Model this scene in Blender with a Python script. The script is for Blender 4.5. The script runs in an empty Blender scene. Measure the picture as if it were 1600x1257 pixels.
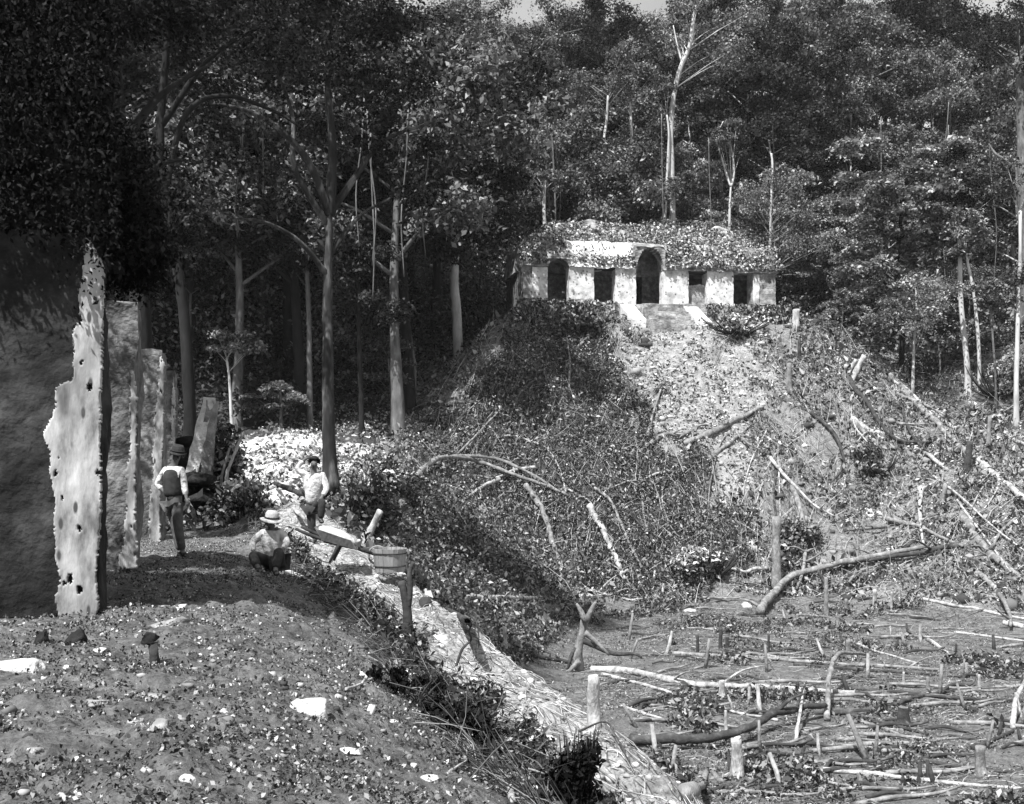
import bpy, bmesh, math, random
import numpy as np
from mathutils import Vector, Matrix

# ------------------------------------------------------------------ camera, world, sun, exposure
S = bpy.context.scene
COL = S.collection
F = 1700.0                      # focal length in pixels of the 1600 px wide photograph
CX, CY = 800.0, 715.0           # principal column and horizon row
cam_d = bpy.data.cameras.new("camera")
cam = bpy.data.objects.new("camera", cam_d)
COL.objects.link(cam)
cam.location = (0, 0, 0)
cam.rotation_euler = (math.pi / 2, 0, 0)
cam_d.sensor_width = 36.0
cam_d.lens = 36.0 * F / 1600.0
cam_d.shift_y = (CY - 628.5) / 1600.0
cam_d.clip_end = 2000
cam_d.clip_start = 0.1
S.camera = cam

SUN_EL = math.radians(57)
SUN_AZ = math.radians(213)      # direction the sun stands in, clockwise from +Y: behind the camera, to its left
w = bpy.data.worlds.new("World")
S.world = w
w.use_nodes = True
nt = w.node_tree
bg = nt.nodes["Background"]
sky = nt.nodes.new("ShaderNodeTexSky")
sky.sky_type = 'NISHITA'
sky.sun_disc = False
sky.sun_elevation = SUN_EL
sky.sun_rotation = SUN_AZ
sky.dust_density = 4.0
bw = nt.nodes.new("ShaderNodeRGBToBW")
nt.links.new(sky.outputs[0], bw.inputs[0])
# high thin cloud, brighter than the clear sky, in broad patches
wtc = nt.nodes.new("ShaderNodeTexCoord"); wn = nt.nodes.new("ShaderNodeTexNoise")
wn.inputs["Scale"].default_value = 2.2; wn.inputs["Detail"].default_value = 6
nt.links.new(wtc.outputs["Generated"], wn.inputs[0])
wr = nt.nodes.new("ShaderNodeMapRange"); wr.inputs[1].default_value = 0.30; wr.inputs[2].default_value = 0.62
nt.links.new(wn.outputs[0], wr.inputs[0])
wm = nt.nodes.new("ShaderNodeMixRGB"); wm.inputs[2].default_value = (7.0, 7.0, 7.0, 1)
nt.links.new(wr.outputs[0], wm.inputs[0]); nt.links.new(bw.outputs[0], wm.inputs[1])
nt.links.new(wm.outputs[0], bg.inputs[0])
bg.inputs[1].default_value = 0.065

sun_d = bpy.data.lights.new("sun", 'SUN')
sun_d.energy = 4.6
sun_d.angle = math.radians(0.53)
sun_d.color = (1.0, 1.0, 1.0)
sun = bpy.data.objects.new("sun", sun_d)
COL.objects.link(sun)
sd = Vector((math.sin(SUN_AZ) * math.cos(SUN_EL), math.cos(SUN_AZ) * math.cos(SUN_EL), math.sin(SUN_EL)))
sun.rotation_euler = sd.to_track_quat('Z', 'Y').to_euler()

S.view_settings.view_transform = 'Standard'
S.view_settings.look = 'None'
S.view_settings.exposure = 0.95
S.view_settings.gamma = 1.0
S.render.engine = 'CYCLES'
S.cycles.max_bounces = 5
S.cycles.diffuse_bounces = 3
S.cycles.glossy_bounces = 2
S.cycles.transmission_bounces = 2
S.cycles.transparent_max_bounces = 4
S.cycles.caustics_reflective = False
S.cycles.caustics_refractive = False

# ------------------------------------------------------------------ noise
def _h(ix, iy, iz, seed):
    n = (ix * 374761393 + iy * 668265263 + iz * 2147483647 + seed * 1274126177) & 0xffffffff
    n = ((n ^ (n >> 13)) * 1274126177) & 0xffffffff
    n = (n ^ (n >> 16)) & 0xffff
    return n / 65535.0

def vnoise(p, seed=0):
    """value noise in -1..1 at points p (N,3)"""
    p = np.asarray(p, float)
    i = np.floor(p).astype(np.int64)
    f = p - i
    f = f * f * (3 - 2 * f)
    r = 0
    for dx in (0, 1):
        wx = f[:, 0] if dx else 1 - f[:, 0]
        for dy in (0, 1):
            wy = f[:, 1] if dy else 1 - f[:, 1]
            for dz in (0, 1):
                wz = f[:, 2] if dz else 1 - f[:, 2]
                r = r + wx * wy * wz * _h(i[:, 0] + dx, i[:, 1] + dy, i[:, 2] + dz, seed)
    return r * 2 - 1

def fbm(p, octv=4, seed=0):
    p = np.asarray(p, float)
    a, s, r = 1.0, 0.0, 0
    for k in range(octv):
        r = r + a * vnoise(p * (2.03 ** k) + 17.3 * k, seed + k)
        s += a
        a *= 0.5
    return r / s

def fbm2(x, y, scale, octv=4, seed=0):
    x = np.asarray(x, float).ravel(); y = np.asarray(y, float).ravel()
    return fbm(np.stack([x / scale, y / scale, np.full_like(x, 0.37)], 1), octv, seed)

# ------------------------------------------------------------------ terrain
def smax(a, b, k):
    h = np.maximum(k - np.abs(a - b), 0) / k
    return np.maximum(a, b) + h * h * k * 0.25

def sstep(a, b, v):
    q = np.clip((v - a) / (b - a), 0, 1)
    return q * q * (3 - 2 * q)

UX, UY = -0.258, 0.966          # along the palace front
VX, VY = 0.966, 0.258           # across the terrace, towards the court
TF = -1.1                       # the line of the piers

def st(x, y):
    return UX * x + UY * y, VX * x + VY * y

def xy(s, t):
    return UX * s + VX * t, UY * s + VY * t

def H0(x, y):
    x = np.asarray(x, float); y = np.asarray(y, float)
    court = -9.0 + 0 * x
    # mound: a rounded stepped pyramid worn to a cone-like heap
    dx = np.where(x < 11, np.maximum(-1.0 - x, 0) * 1.08, np.maximum(x - 25.0, 0) * 0.64)
    front = 84.5 + np.clip(x, -5, 30) * 0.14
    dy = np.maximum(front - y, 0) * 0.96
    dist = (dx ** 2.2 + dy ** 2.2) ** (1 / 2.2)
    mound = 10.85 - np.clip(x, 0, 26) * 0.012 - dist
    # clearing at the left, behind the palace terrace
    lh = -2.5 + (y - 35) * 0.10 - np.maximum(x + 8 - (y - 50) * 0.10, 0) * 0.80 - np.maximum(33 - y, 0) * 0.25
    rh = 12.4 - np.sqrt((x - 46) ** 2 + (y - 91) ** 2 + 4) * 0.56
    z0 = np.interp(x, [-60, -20, -6, 2, 26, 34, 60], [0.6, 0.6, 2.5, 9, 8.5, 5.0, 7])
    yb = np.interp(x, [-60, -20, -6, 2, 26, 34, 60], [66, 68, 80, 99, 100, 92, 104])
    back = np.minimum(z0 + (y - yb) * (0.52 + 0.10 * sstep(10, 40, x)), 54 - 0.002 * y)
    h = smax(court, mound, 1.6)
    h = smax(h, lh, 1.5)
    h = smax(h, rh, 2.0)
    h = smax(h, back, 2.0)
    # palace terrace
    s, t = st(x, y)
    te = 3.0 + (17.8 - np.clip(s, 2, 30)) * 0.14
    ze = -2.0 - (17.8 - np.clip(s, 2, 30)) * 0.14
    q = (t - TF) / (te - TF)
    zin = -1.55 + (ze + 1.55) * sstep(0.12, 1.0, q) ** 1.15
    zin = zin - 0.42 * np.exp(-((q - 0.74) / 0.11) ** 2) * sstep(16.5, 12, s)
    zin = zin - 0.16 * np.clip(-(t - TF) / 6, -0.0, 1) * 0
    zp = np.where(t < te, zin, ze - (t - te) * 1.15)
    send = 24.5 + np.clip(2.0 - t, 0, 4) * 1.6
    zp = zp - np.maximum(s - send, 0) * 0.9
    h = smax(h, zp, 0.25)
    return h

def H(x, y):
    sh = np.shape(x)
    x = np.asarray(x, float).ravel(); y = np.asarray(y, float).ravel()
    h = H0(x, y)
    d = np.sqrt(x * x + y * y)
    amp = np.clip((d - 6) / 50, 0.05, 1)
    flat = 1 - 0.75 * sstep(1.2, 0.2, h + 9)
    h = h + amp * flat * (0.95 * fbm2(x, y, 6.0, 4, 5) + 0.45 * fbm2(x, y, 2.7, 3, 8) + 0.28 * fbm2(x, y, 1.3, 3, 11))
    h = h + 0.05 * fbm2(x, y, 0.45, 3, 21) * sstep(60, 20, d) + 0.10 * fbm2(x, y, 1.1, 3, 31) * sstep(3, 7, y) * sstep(40, 20, d)
    nr_ = sstep(26, 14, d)
    h = h + nr_ * (0.06 * fbm2(x, y, 0.16, 3, 41) + 0.10 * np.abs(fbm2(x, y, 0.33, 3, 43)))
    return h.reshape(sh) if sh else float(h[0])

_T = np.concatenate([np.arange(3.5, 30, 0.05), np.arange(30, 160, 0.2)])
def hit(px, py, lift=0.0):
    """the ground point seen at a pixel of the photograph"""
    X = (px - CX) / F * _T
    Z = (CY - py) / F * _T
    g = H(X, _T)
    k = np.nonzero(Z <= g)[0]
    i = int(k[0]) if len(k) else len(_T) - 1
    y = _T[i]
    if i > 0 and len(k):
        a = Z[i - 1] - g[i - 1]; b = Z[i] - g[i]
        y = _T[i - 1] + (_T[i] - _T[i - 1]) * a / (a - b + 1e-9)
    x = (px - CX) / F * y
    return Vector((x, y, H(x, y) + lift))

def P(px, py, d):
    return Vector(((px - CX) / F * d, d, (CY - py) / F * d))

def proj(x, y, z):
    return CX + F * x / y, CY - F * z / y

def inpoly(px, py, poly):
    r = np.zeros(np.shape(px), bool)
    n = len(poly)
    for i in range(n):
        x1, y1 = poly[i]; x2, y2 = poly[(i + 1) % n]
        c = ((y1 > py) != (y2 > py)) & (px < (x2 - x1) * (py - y1) / (y2 - y1 + 1e-9) + x1)
        r ^= c
    return r

BARE = [(975, 512), (1100, 515), (1150, 545), (1205, 590), (1205, 640), (1185, 700), (1160, 770), (1110, 760), (1060, 715), (1015, 650), (1000, 570)]
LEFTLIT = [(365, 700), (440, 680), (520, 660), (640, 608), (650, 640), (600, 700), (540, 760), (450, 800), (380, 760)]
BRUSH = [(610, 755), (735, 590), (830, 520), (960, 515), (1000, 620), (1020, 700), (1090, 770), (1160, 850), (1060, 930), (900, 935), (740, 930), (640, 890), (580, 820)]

def zone(x, y, z):
    """0..1 masks: bare rubble with the sunlit clearing, dark brush, ledge, court, terrace"""
    px, py = proj(x, y, z)
    n = fbm2(x, y, 2.2, 4, 77) * 60
    n2 = fbm2(y, x, 2.2, 4, 78) * 40
    far = y > 30
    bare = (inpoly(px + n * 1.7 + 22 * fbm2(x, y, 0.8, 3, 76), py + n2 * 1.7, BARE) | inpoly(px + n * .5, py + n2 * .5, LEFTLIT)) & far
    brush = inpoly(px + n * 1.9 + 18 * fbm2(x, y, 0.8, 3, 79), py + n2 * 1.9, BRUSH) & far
    s, t = st(x, y)
    te = 3.0 + (17.8 - np.clip(s, 2, 30)) * 0.14
    q = (t - TF) / (te - TF)
    near = (s < 27) & (t < te + 0.4)
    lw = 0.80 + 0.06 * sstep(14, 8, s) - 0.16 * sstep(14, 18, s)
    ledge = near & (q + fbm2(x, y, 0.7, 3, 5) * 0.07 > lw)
    court = (z < -8.3) & (~near)
    return bare, brush, ledge, court, near & ~ledge, q

# ------------------------------------------------------------------ mesh helpers
def np_mesh(name, V, quads=None, tris=None):
    me = bpy.data.meshes.new(name)
    V = np.asarray(V, np.float32).reshape(-1, 3)
    q = np.asarray(quads if quads is not None else [], np.int32).reshape(-1, 4)
    t = np.asarray(tris if tris is not None else [], np.int32).reshape(-1, 3)
    me.vertices.add(len(V)); me.vertices.foreach_set("co", V.ravel())
    me.loops.add(q.size + t.size)
    me.loops.foreach_set("vertex_index", np.concatenate([q.ravel(), t.ravel()]))
    me.polygons.add(len(q) + len(t))
    starts = np.concatenate([np.arange(len(q)) * 4, q.size + np.arange(len(t)) * 3]).astype(np.int32)
    me.polygons.foreach_set("loop_start", starts)
    me.update(calc_edges=True)
    return me

class MB:
    def __init__(s): s.V = []; s.Q = []; s.T = []; s.n = 0
    def add(s, V, Q=None, T=None):
        V = np.asarray(V, float).reshape(-1, 3)
        if Q is not None and len(Q): s.Q.append(np.asarray(Q, np.int64).reshape(-1, 4) + s.n)
        if T is not None and len(T): s.T.append(np.asarray(T, np.int64).reshape(-1, 3) + s.n)
        s.V.append(V); s.n += len(V)
        return s
    def mesh(s, name):
        return np_mesh(name, np.concatenate(s.V), np.concatenate(s.Q) if s.Q else None, np.concatenate(s.T) if s.T else None)
    def build(s, name, mat, parent=None, smooth=False, origin=None):
        V = np.concatenate(s.V)
        if origin is not None:
            V = V - np.asarray(origin, float)
        me = np_mesh(name, V, np.concatenate(s.Q) if s.Q else None, np.concatenate(s.T) if s.T else None)
        return link(name, me, mat, parent, smooth, origin)

def link(name, me, mat, parent=None, smooth=False, origin=None):
    if mat is not None and not len(me.materials): me.materials.append(mat)
    if smooth: me.polygons.foreach_set("use_smooth", [True] * len(me.polygons))
    o = bpy.data.objects.new(name, me)
    COL.objects.link(o)
    if parent is not None:
        o.parent = parent
    if origin is not None:
        o.location = origin
    return o

def tag(o, label=None, cat=None, group=None, kind=None):
    if label: o["label"] = label
    if cat: o["category"] = cat
    if group: o["group"] = group
    if kind: o["kind"] = kind
    return o

def thing(name, label, cat, loc=(0, 0, 0), group=None, rz=0):
    o = bpy.data.objects.new(name, None)
    COL.objects.link(o)
    o.location = loc; o.rotation_euler = (0, 0, rz)
    o.empty_display_size = 0.3
    return tag(o, label, cat, group)

def tube(mb, pts, radii, sides=8, rough=0.0, seed=0, caps=True):
    pts = [Vector(p) for p in pts]
    n = len(pts)
    V = []; prev = None
    for i, p in enumerate(pts):
        d = (pts[min(i + 1, n - 1)] - pts[max(i - 1, 0)])
        if d.length < 1e-9: d = Vector((0, 0, 1))
        d.normalize()
        if prev is None:
            a = Vector((0, 0, 1)) if abs(d.z) < 0.9 else Vector((1, 0, 0))
            u = d.cross(a).normalized()
        else:
            u = (prev - d * prev.dot(d)).normalized()
        prev = u
        v = d.cross(u)
        for k in range(sides):
            a = 2 * math.pi * k / sides
            V.append(p + (u * math.cos(a) + v * math.sin(a)) * radii[i])
    V = np.array([tuple(v) for v in V])
    if rough:
        rr = np.repeat(np.asarray(radii), sides)[:, None]
        c = np.repeat(np.array([tuple(p) for p in pts]), sides, 0)
        nn = fbm(V / (rr * 1.6 + 0.02) + seed * 3.1, 2, seed)[:, None]
        V = c + (V - c) * (1 + rough * nn)
    Q = []
    for i in range(n - 1):
        for k in range(sides):
            k2 = (k + 1) % sides
            Q.append((i * sides + k, i * sides + k2, (i + 1) * sides + k2, (i + 1) * sides + k))
    T = []
    if caps:
        V = np.concatenate([V, [tuple(pts[0])], [tuple(pts[-1])]])
        a, b = n * sides, n * sides + 1
        for k in range(sides):
            k2 = (k + 1) % sides
            T.append((a, k2, k)); T.append((b, (n - 1) * sides + k, (n - 1) * sides + k2))
    mb.add(V, Q, T)

def smooth_path(pts, m):
    """Catmull-Rom through pts"""
    p = [Vector(q) for q in pts]
    if len(p) < 2: return p
    e = [p[0] * 2 - p[1]] + p + [p[-1] * 2 - p[-2]]
    out = []
    for i in range(1, len(e) - 2):
        for k in range(m):
            t = k / m
            a, b, c, d = e[i - 1], e[i], e[i + 1], e[i + 2]
            out.append(0.5 * ((2 * b) + (-a + c) * t + (2 * a - 5 * b + 4 * c - d) * t * t + (-a + 3 * b - 3 * c + d) * t ** 3))
    out.append(p[-1])
    return out

def rough_block(mb, corners, n=(6, 6, 6), amp=0.05, scale=0.5, seed=0, noise_fn=None):
    """a hexahedron from 8 corners (bottom 4 ccw, top 4 ccw), each face a grid, worn by noise"""
    c = [np.array(tuple(q), float) for q in corners]
    faces = [((0, 1, 2, 3), n[0], n[1], 1), ((4, 5, 6, 7), n[0], n[1], 0), ((0, 1, 5, 4), n[0], n[2], 0), ((1, 2, 6, 5), n[1], n[2], 0),
             ((2, 3, 7, 6), n[0], n[2], 0), ((3, 0, 4, 7), n[1], n[2], 0)]
    for idx, nu, nv, flip in faces:
        a, b, cc, d = (c[i] for i in idx)
        u = np.linspace(0, 1, nu + 1)[:, None, None]; v = np.linspace(0, 1, nv + 1)[None, :, None]
        G = a * (1 - u) * (1 - v) + b * u * (1 - v) + cc * u * v + d * (1 - u) * v
        G = G.reshape(-1, 3)
        if amp:
            o = np.stack([fbm(G / scale + 11.1 * k + seed, 3, seed + k) for k in range(3)], 1)
            G = G + o * amp
        Q = []
        for i in range(nu):
            for j in range(nv):
                q = [i * (nv + 1) + j, (i + 1) * (nv + 1) + j, (i + 1) * (nv + 1) + j + 1, i * (nv + 1) + j + 1]
                Q.append(q[::-1] if flip else q)
        mb.add(G, Q)

def ico(sub):
    bm = bmesh.new()
    bmesh.ops.create_icosphere(bm, subdivisions=sub, radius=1)
    V = np.array([tuple(v.co) for v in bm.verts]); T = np.array([[v.index for v in f.verts] for f in bm.faces])
    bm.free()
    return V, T
ICO = {k: ico(k) for k in (1, 2, 3, 4)}

def rock(mb, c, size, seed=0, sub=3, cuts=9, rz=0.0, rnd=0.22):
    V, T = ICO[sub]
    V = V.copy()
    r = random.Random(seed)
    for k in range(cuts):      # planar cuts give flat, broken faces
        n = np.array([r.gauss(0, 1), r.gauss(0, 1), r.gauss(0, 1)]); n /= np.linalg.norm(n)
        d = r.uniform(0.42, 0.82)
        e = V @ n - d
        V = V - np.outer(np.maximum(e, 0), n)
    V = V * (1 + rnd * fbm(V * 1.8 + seed, 3, seed)[:, None])
    V = V * np.array(size)
    ca, sa = math.cos(rz), math.sin(rz)
    V = np.stack([V[:, 0] * ca - V[:, 1] * sa, V[:, 0] * sa + V[:, 1] * ca, V[:, 2]], 1)
    mb.add(V + np.array(tuple(c)), None, T)

def leaves(C, size, rng, up=0.6, aspect=0.5, fold=0.18, N=None, D=None):
    """one folded leaf blade (a kite of four points) per centre"""
    n = len(C)
    if N is None:
        N = rng.normal(size=(n, 3)); N[:, 2] = N[:, 2] * 0.6 + up * 1.6
    N /= np.linalg.norm(N, axis=1)[:, None] + 1e-9
    if D is None:
        D = rng.normal(size=(n, 3))
    D = D - N * (D * N).sum(1)[:, None]
    D /= np.linalg.norm(D, axis=1)[:, None] + 1e-9
    W = np.cross(N, D)
    s = size[:, None]
    a = C - D * s * 0.5
    b = C + W * s * aspect * 0.5 + N * s * fold - D * s * 0.05
    c = C + D * s * 0.5
    d = C - W * s * aspect * 0.5 + N * s * fold - D * s * 0.05
    V = np.stack([a, b, c, d], 1).reshape(-1, 3)
    Q = np.arange(n * 4).reshape(-1, 4)
    return V, Q

# ------------------------------------------------------------------ materials (all neutral: the photograph is monochrome)
def g(v): return (v, v, v, 1.0)

def mat(name, stops, scale=4.0, rough=0.85, bump=0.3, bscale=None, coord='Object', detail=8.0, dirt=None, island=None, stretch=(1, 1, 1), spec=0.2, joints=None):
    m = bpy.data.materials.new(name)
    m.use_nodes = True
    t = m.node_tree; N = t.nodes; L = t.links
    b = N["Principled BSDF"]
    b.inputs["Roughness"].default_value = rough
    b.inputs["Specular IOR Level"].default_value = spec
    tc = N.new("ShaderNodeTexCoord"); mp = N.new("ShaderNodeMapping")
    mp.inputs["Scale"].default_value = stretch
    L.new(tc.outputs[coord], mp.inputs[0])
    nz = N.new("ShaderNodeTexNoise"); nz.inputs["Scale"].default_value = scale; nz.inputs["Detail"].default_value = detail
    nz.inputs["Roughness"].default_value = 0.65
    L.new(mp.outputs[0], nz.inputs[0])
    cr = N.new("ShaderNodeValToRGB")
    while len(cr.color_ramp.elements) < len(stops): cr.color_ramp.elements.new(0.5)
    for e, (p, v) in zip(cr.color_ramp.elements, stops):
        e.position = p; e.color = g(v)
    L.new(nz.outputs[0], cr.inputs[0])
    out = cr.outputs[0]
    if dirt:        # (scale, lo, hi, value): patches or pits with a shape of their own
        for (ds, lo, hi, val, kind) in dirt:
            if kind == 'v':
                d = N.new("ShaderNodeTexVoronoi"); d.inputs["Scale"].default_value = ds
            else:
                d = N.new("ShaderNodeTexNoise"); d.inputs["Scale"].default_value = ds; d.inputs["Detail"].default_value = 5
            L.new(mp.outputs[0], d.inputs[0])
            mr = N.new("ShaderNodeMapRange"); mr.inputs[1].default_value = lo; mr.inputs[2].default_value = hi
            L.new(d.outputs[0], mr.inputs[0])
            mx = N.new("ShaderNodeMixRGB"); mx.inputs[2].default_value = g(val)
            L.new(mr.outputs[0], mx.inputs[0]); L.new(out, mx.inputs[1])
            out = mx.outputs[0]
    if island:
        gi = N.new("ShaderNodeNewGeometry")
        mr = N.new("ShaderNodeMapRange"); mr.inputs[3].default_value = island[0]; mr.inputs[4].default_value = island[1]
        pw = N.new("ShaderNodeMath"); pw.operation = 'POWER'; pw.inputs[1].default_value = island[2]
        L.new(gi.outputs["Random Per Island"], pw.inputs[0]); L.new(pw.outputs[0], mr.inputs[0])
        mx = N.new("ShaderNodeMixRGB"); mx.blend_type = 'MULTIPLY'; mx.inputs[0].default_value = 1
        L.new(out, mx.inputs[1]); L.new(mr.outputs[0], mx.inputs[2])
        out = mx.outputs[0]
    jh = None
    if joints:
        vo = N.new("ShaderNodeTexVoronoi"); vo.feature = 'DISTANCE_TO_EDGE'; vo.inputs["Scale"].default_value = joints
        m3 = N.new("ShaderNodeMapping"); m3.inputs["Scale"].default_value = (0.8, 0.8, 1.7)
        dn = N.new("ShaderNodeTexNoise"); dn.inputs["Scale"].default_value = joints * 1.3
        av = N.new("ShaderNodeMixRGB"); av.blend_type = 'ADD'; av.inputs[0].default_value = 0.45
        L.new(tc.outputs[coord], m3.inputs[0]); L.new(tc.outputs[coord], dn.inputs[0])
        L.new(m3.outputs[0], av.inputs[1]); L.new(dn.outputs["Color"], av.inputs[2]); L.new(av.outputs[0], vo.inputs[0])
        jr = N.new("ShaderNodeMapRange"); jr.inputs[1].default_value = 0.0; jr.inputs[2].default_value = 0.10; jr.inputs[3].default_value = 0.25
        L.new(vo.outputs[0], jr.inputs[0])
        mx = N.new("ShaderNodeMixRGB"); mx.blend_type = 'MULTIPLY'; mx.inputs[0].default_value = 0.3
        L.new(out, mx.inputs[1]); L.new(jr.outputs[0], mx.inputs[2]); out = mx.outputs[0]
        jh = jr.outputs[0]
    L.new(out, b.inputs["Base Color"])
    if bump:
        bn = N.new("ShaderNodeBump"); bn.inputs["Strength"].default_value = bump; bn.inputs["Distance"].default_value = 0.05
        n2 = N.new("ShaderNodeTexNoise"); n2.inputs["Scale"].default_value = bscale or scale * 3; n2.inputs["Detail"].default_value = 6
        L.new(mp.outputs[0], n2.inputs[0])
        hh = n2.outputs[0]
        if jh is not None:
            ad = N.new("ShaderNodeMath"); ad.operation = 'ADD'; L.new(hh, ad.inputs[0]); L.new(jh, ad.inputs[1]); ad.use_clamp = False; ms = N.new('ShaderNodeMath'); ms.operation = 'MULTIPLY'; ms.inputs[1].default_value = 0.5; L.new(ad.outputs[0], ms.inputs[0]); hh = ms.outputs[0]
        L.new(hh, bn.inputs["Height"]); L.new(bn.outputs[0], b.inputs["Normal"])
    return m

def leafmat(name, lo, hi, power=1.6, rough=0.5, trans=0.25, spec=0.35, vary=False):
    m = bpy.data.materials.new(name); m.use_nodes = True
    t = m.node_tree; N = t.nodes; L = t.links
    b = N["Principled BSDF"]; b.inputs["Roughness"].default_value = rough
    b.inputs["Specular IOR Level"].default_value = spec
    gi = N.new("ShaderNodeNewGeometry")
    pw = N.new("ShaderNodeMath"); pw.operation = 'POWER'; pw.inputs[1].default_value = power
    mr = N.new("ShaderNodeMapRange"); mr.inputs[3].default_value = lo; mr.inputs[4].default_value = hi
    L.new(gi.outputs["Random Per Island"], pw.inputs[0]); L.new(pw.outputs[0], mr.inputs[0])
    oi = N.new("ShaderNodeObjectInfo"); om = N.new("ShaderNodeMapRange"); om.inputs[3].default_value = 0.55; om.inputs[4].default_value = 1.5
    L.new(oi.outputs["Random"], om.inputs[0])
    mu = N.new("ShaderNodeMath"); mu.operation = 'MULTIPLY'; mu.use_clamp = True
    L.new(mr.outputs[0], mu.inputs[0]); L.new(om.outputs[0], mu.inputs[1])
    if vary: mr = mu
    L.new(mr.outputs[0], b.inputs["Base Color"])
    if trans:
        tr = N.new("ShaderNodeBsdfTranslucent"); L.new(mr.outputs[0], tr.inputs[0])
        mx = N.new("ShaderNodeMixShader"); mx.inputs[0].default_value = trans
        L.new(b.outputs[0], mx.inputs[1]); L.new(tr.outputs[0], mx.inputs[2])
        L.new(mx.outputs[0], N["Material Output"].inputs[0])
    return m

M = {}
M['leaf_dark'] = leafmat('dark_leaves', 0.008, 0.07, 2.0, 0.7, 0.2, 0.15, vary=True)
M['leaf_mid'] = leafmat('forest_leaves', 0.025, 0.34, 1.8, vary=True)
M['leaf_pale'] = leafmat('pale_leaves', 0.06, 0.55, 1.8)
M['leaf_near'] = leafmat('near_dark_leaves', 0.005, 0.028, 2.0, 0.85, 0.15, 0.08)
M['litter'] = leafmat('dry_litter', 0.03, 0.74, 1.8, 0.6, 0.1)
M['litter_dark'] = leafmat('cut_green_brush', 0.02, 0.42, 2.6, 0.5, 0.15)
M['litter_pale'] = leafmat('bleached_litter', 0.15, 0.75, 1.3, 0.6, 0.1)
M['litter_near'] = leafmat('terrace_litter', 0.02, 0.55, 4.0, 0.6, 0.0)
M['straw'] = leafmat('bleached_twigs', 0.10, 0.6, 1.8, 0.7, 0.0)
M['straw_dark'] = leafmat('dark_twigs', 0.02, 0.30, 2.6, 0.7, 0.0)
M['grass'] = leafmat('court_grass', 0.04, 0.42, 2.2, 0.6, 0.1)
M['bark'] = mat('grey_bark', [(0.3, 0.05), (0.55, 0.14), (0.75, 0.26)], 3.0, 0.9, 0.6, 9, stretch=(1, 1, 0.35))
M['bark_dark'] = mat('dark_bark', [(0.3, 0.008), (0.6, 0.022), (0.8, 0.05)], 3.0, 0.9, 0.6, 9, stretch=(1, 1, 0.35))
M['bark_half'] = mat('streaked_bark', [(0.3, 0.01), (0.52, 0.035), (0.66, 0.16)], 2.2, 0.9, 0.6, 9, stretch=(1, 1, 0.25))
M['bark_pale'] = mat('pale_bark', [(0.25, 0.18), (0.45, 0.42), (0.7, 0.68)], 2.0, 0.85, 0.4, 7, stretch=(1, 1, 0.3))
M['log_pale'] = mat('bleached_log', [(0.3, 0.10), (0.47, 0.32), (0.66, 0.60)], 3.5, 0.85, 1.0, 14, stretch=(1, 1, 0.5))
M['log_mid'] = mat('weathered_log', [(0.3, 0.08), (0.5, 0.20), (0.7, 0.38)], 3.5, 0.9, 1.0, 14, stretch=(1, 1, 0.6))
M['log_dark'] = mat('charred_log', [(0.3, 0.02), (0.55, 0.06), (0.75, 0.16)], 2.5, 0.9, 0.6, 10)
M['plaster'] = mat('weathered_plaster', [(0.28, 0.26), (0.44, 0.54), (0.6, 0.72)], 1.6, 0.9, 0.5, 9, dirt=[(2.5, 0.24, 0.10, 0.10, 'v'), (0.9, 0.56, 0.68, 0.28, 'n')])
M['plaster_near'] = mat('pitted_stucco', [(0.34, 0.13), (0.48, 0.36), (0.64, 0.58)], 4.0, 0.9, 0.35, 12,
                        dirt=[(8.0, 0.20, 0.12, 0.07, 'v'), (2.6, 0.50, 0.66, 0.12, 'n')], stretch=(1, 1, 0.35))
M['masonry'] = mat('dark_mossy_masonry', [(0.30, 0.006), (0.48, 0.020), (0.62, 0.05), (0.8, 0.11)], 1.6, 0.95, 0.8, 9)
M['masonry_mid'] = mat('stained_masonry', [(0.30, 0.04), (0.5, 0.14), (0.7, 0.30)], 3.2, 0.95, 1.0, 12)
M['stone'] = mat('temple_stone', [(0.32, 0.08), (0.48, 0.24), (0.66, 0.50)], 1.3, 0.95, 0.8, 6, joints=1.8)
M['rock_pale'] = mat('pale_limestone', [(0.30, 0.26), (0.48, 0.52), (0.7, 0.72)], 5.0, 0.9, 0.6, 16)
M['rock_mid'] = mat('grey_limestone', [(0.30, 0.08), (0.5, 0.22), (0.7, 0.42)], 4.0, 0.9, 0.7, 14)
M['rock_dark'] = mat('dark_mossy_rock', [(0.30, 0.008), (0.55, 0.02), (0.8, 0.06)], 4.0, 0.95, 0.8, 12)
M['skin'] = mat('brown_skin', [(0.3, 0.10), (0.7, 0.13)], 6, 0.6, 0)
M['cloth_white'] = mat('white_cotton', [(0.32, 0.30), (0.5, 0.56), (0.65, 0.68)], 7, 0.9, 1.0, 9)
M['cloth_dark'] = mat('dark_cloth', [(0.35, 0.025), (0.65, 0.05)], 9, 0.95, 0.3, 14)
M['cloth_grey'] = mat('grey_trousers', [(0.35, 0.06), (0.65, 0.12)], 9, 0.95, 0.3, 14)
M['hair'] = mat('black_hair', [(0.3, 0.008), (0.7, 0.02)], 20, 0.6, 0.3)
M['straw_hat'] = mat('straw_hat', [(0.3, 0.30), (0.7, 0.50)], 30, 0.8, 0.3, 60)
M['leather'] = mat('dark_leather', [(0.3, 0.012), (0.7, 0.03)], 9, 0.7, 0)
M['wood_dark'] = mat('dark_timber', [(0.3, 0.02), (0.7, 0.06)], 4, 0.9, 0.3, 12)
M['wood_mid'] = mat('worn_timber', [(0.3, 0.14), (0.7, 0.34)], 6, 0.9, 0.3, 18, stretch=(1, 1, 0.3))
M['wood_pale'] = mat('pale_timber', [(0.3, 0.45), (0.7, 0.70)], 6, 0.9, 0.3, 18)

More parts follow.
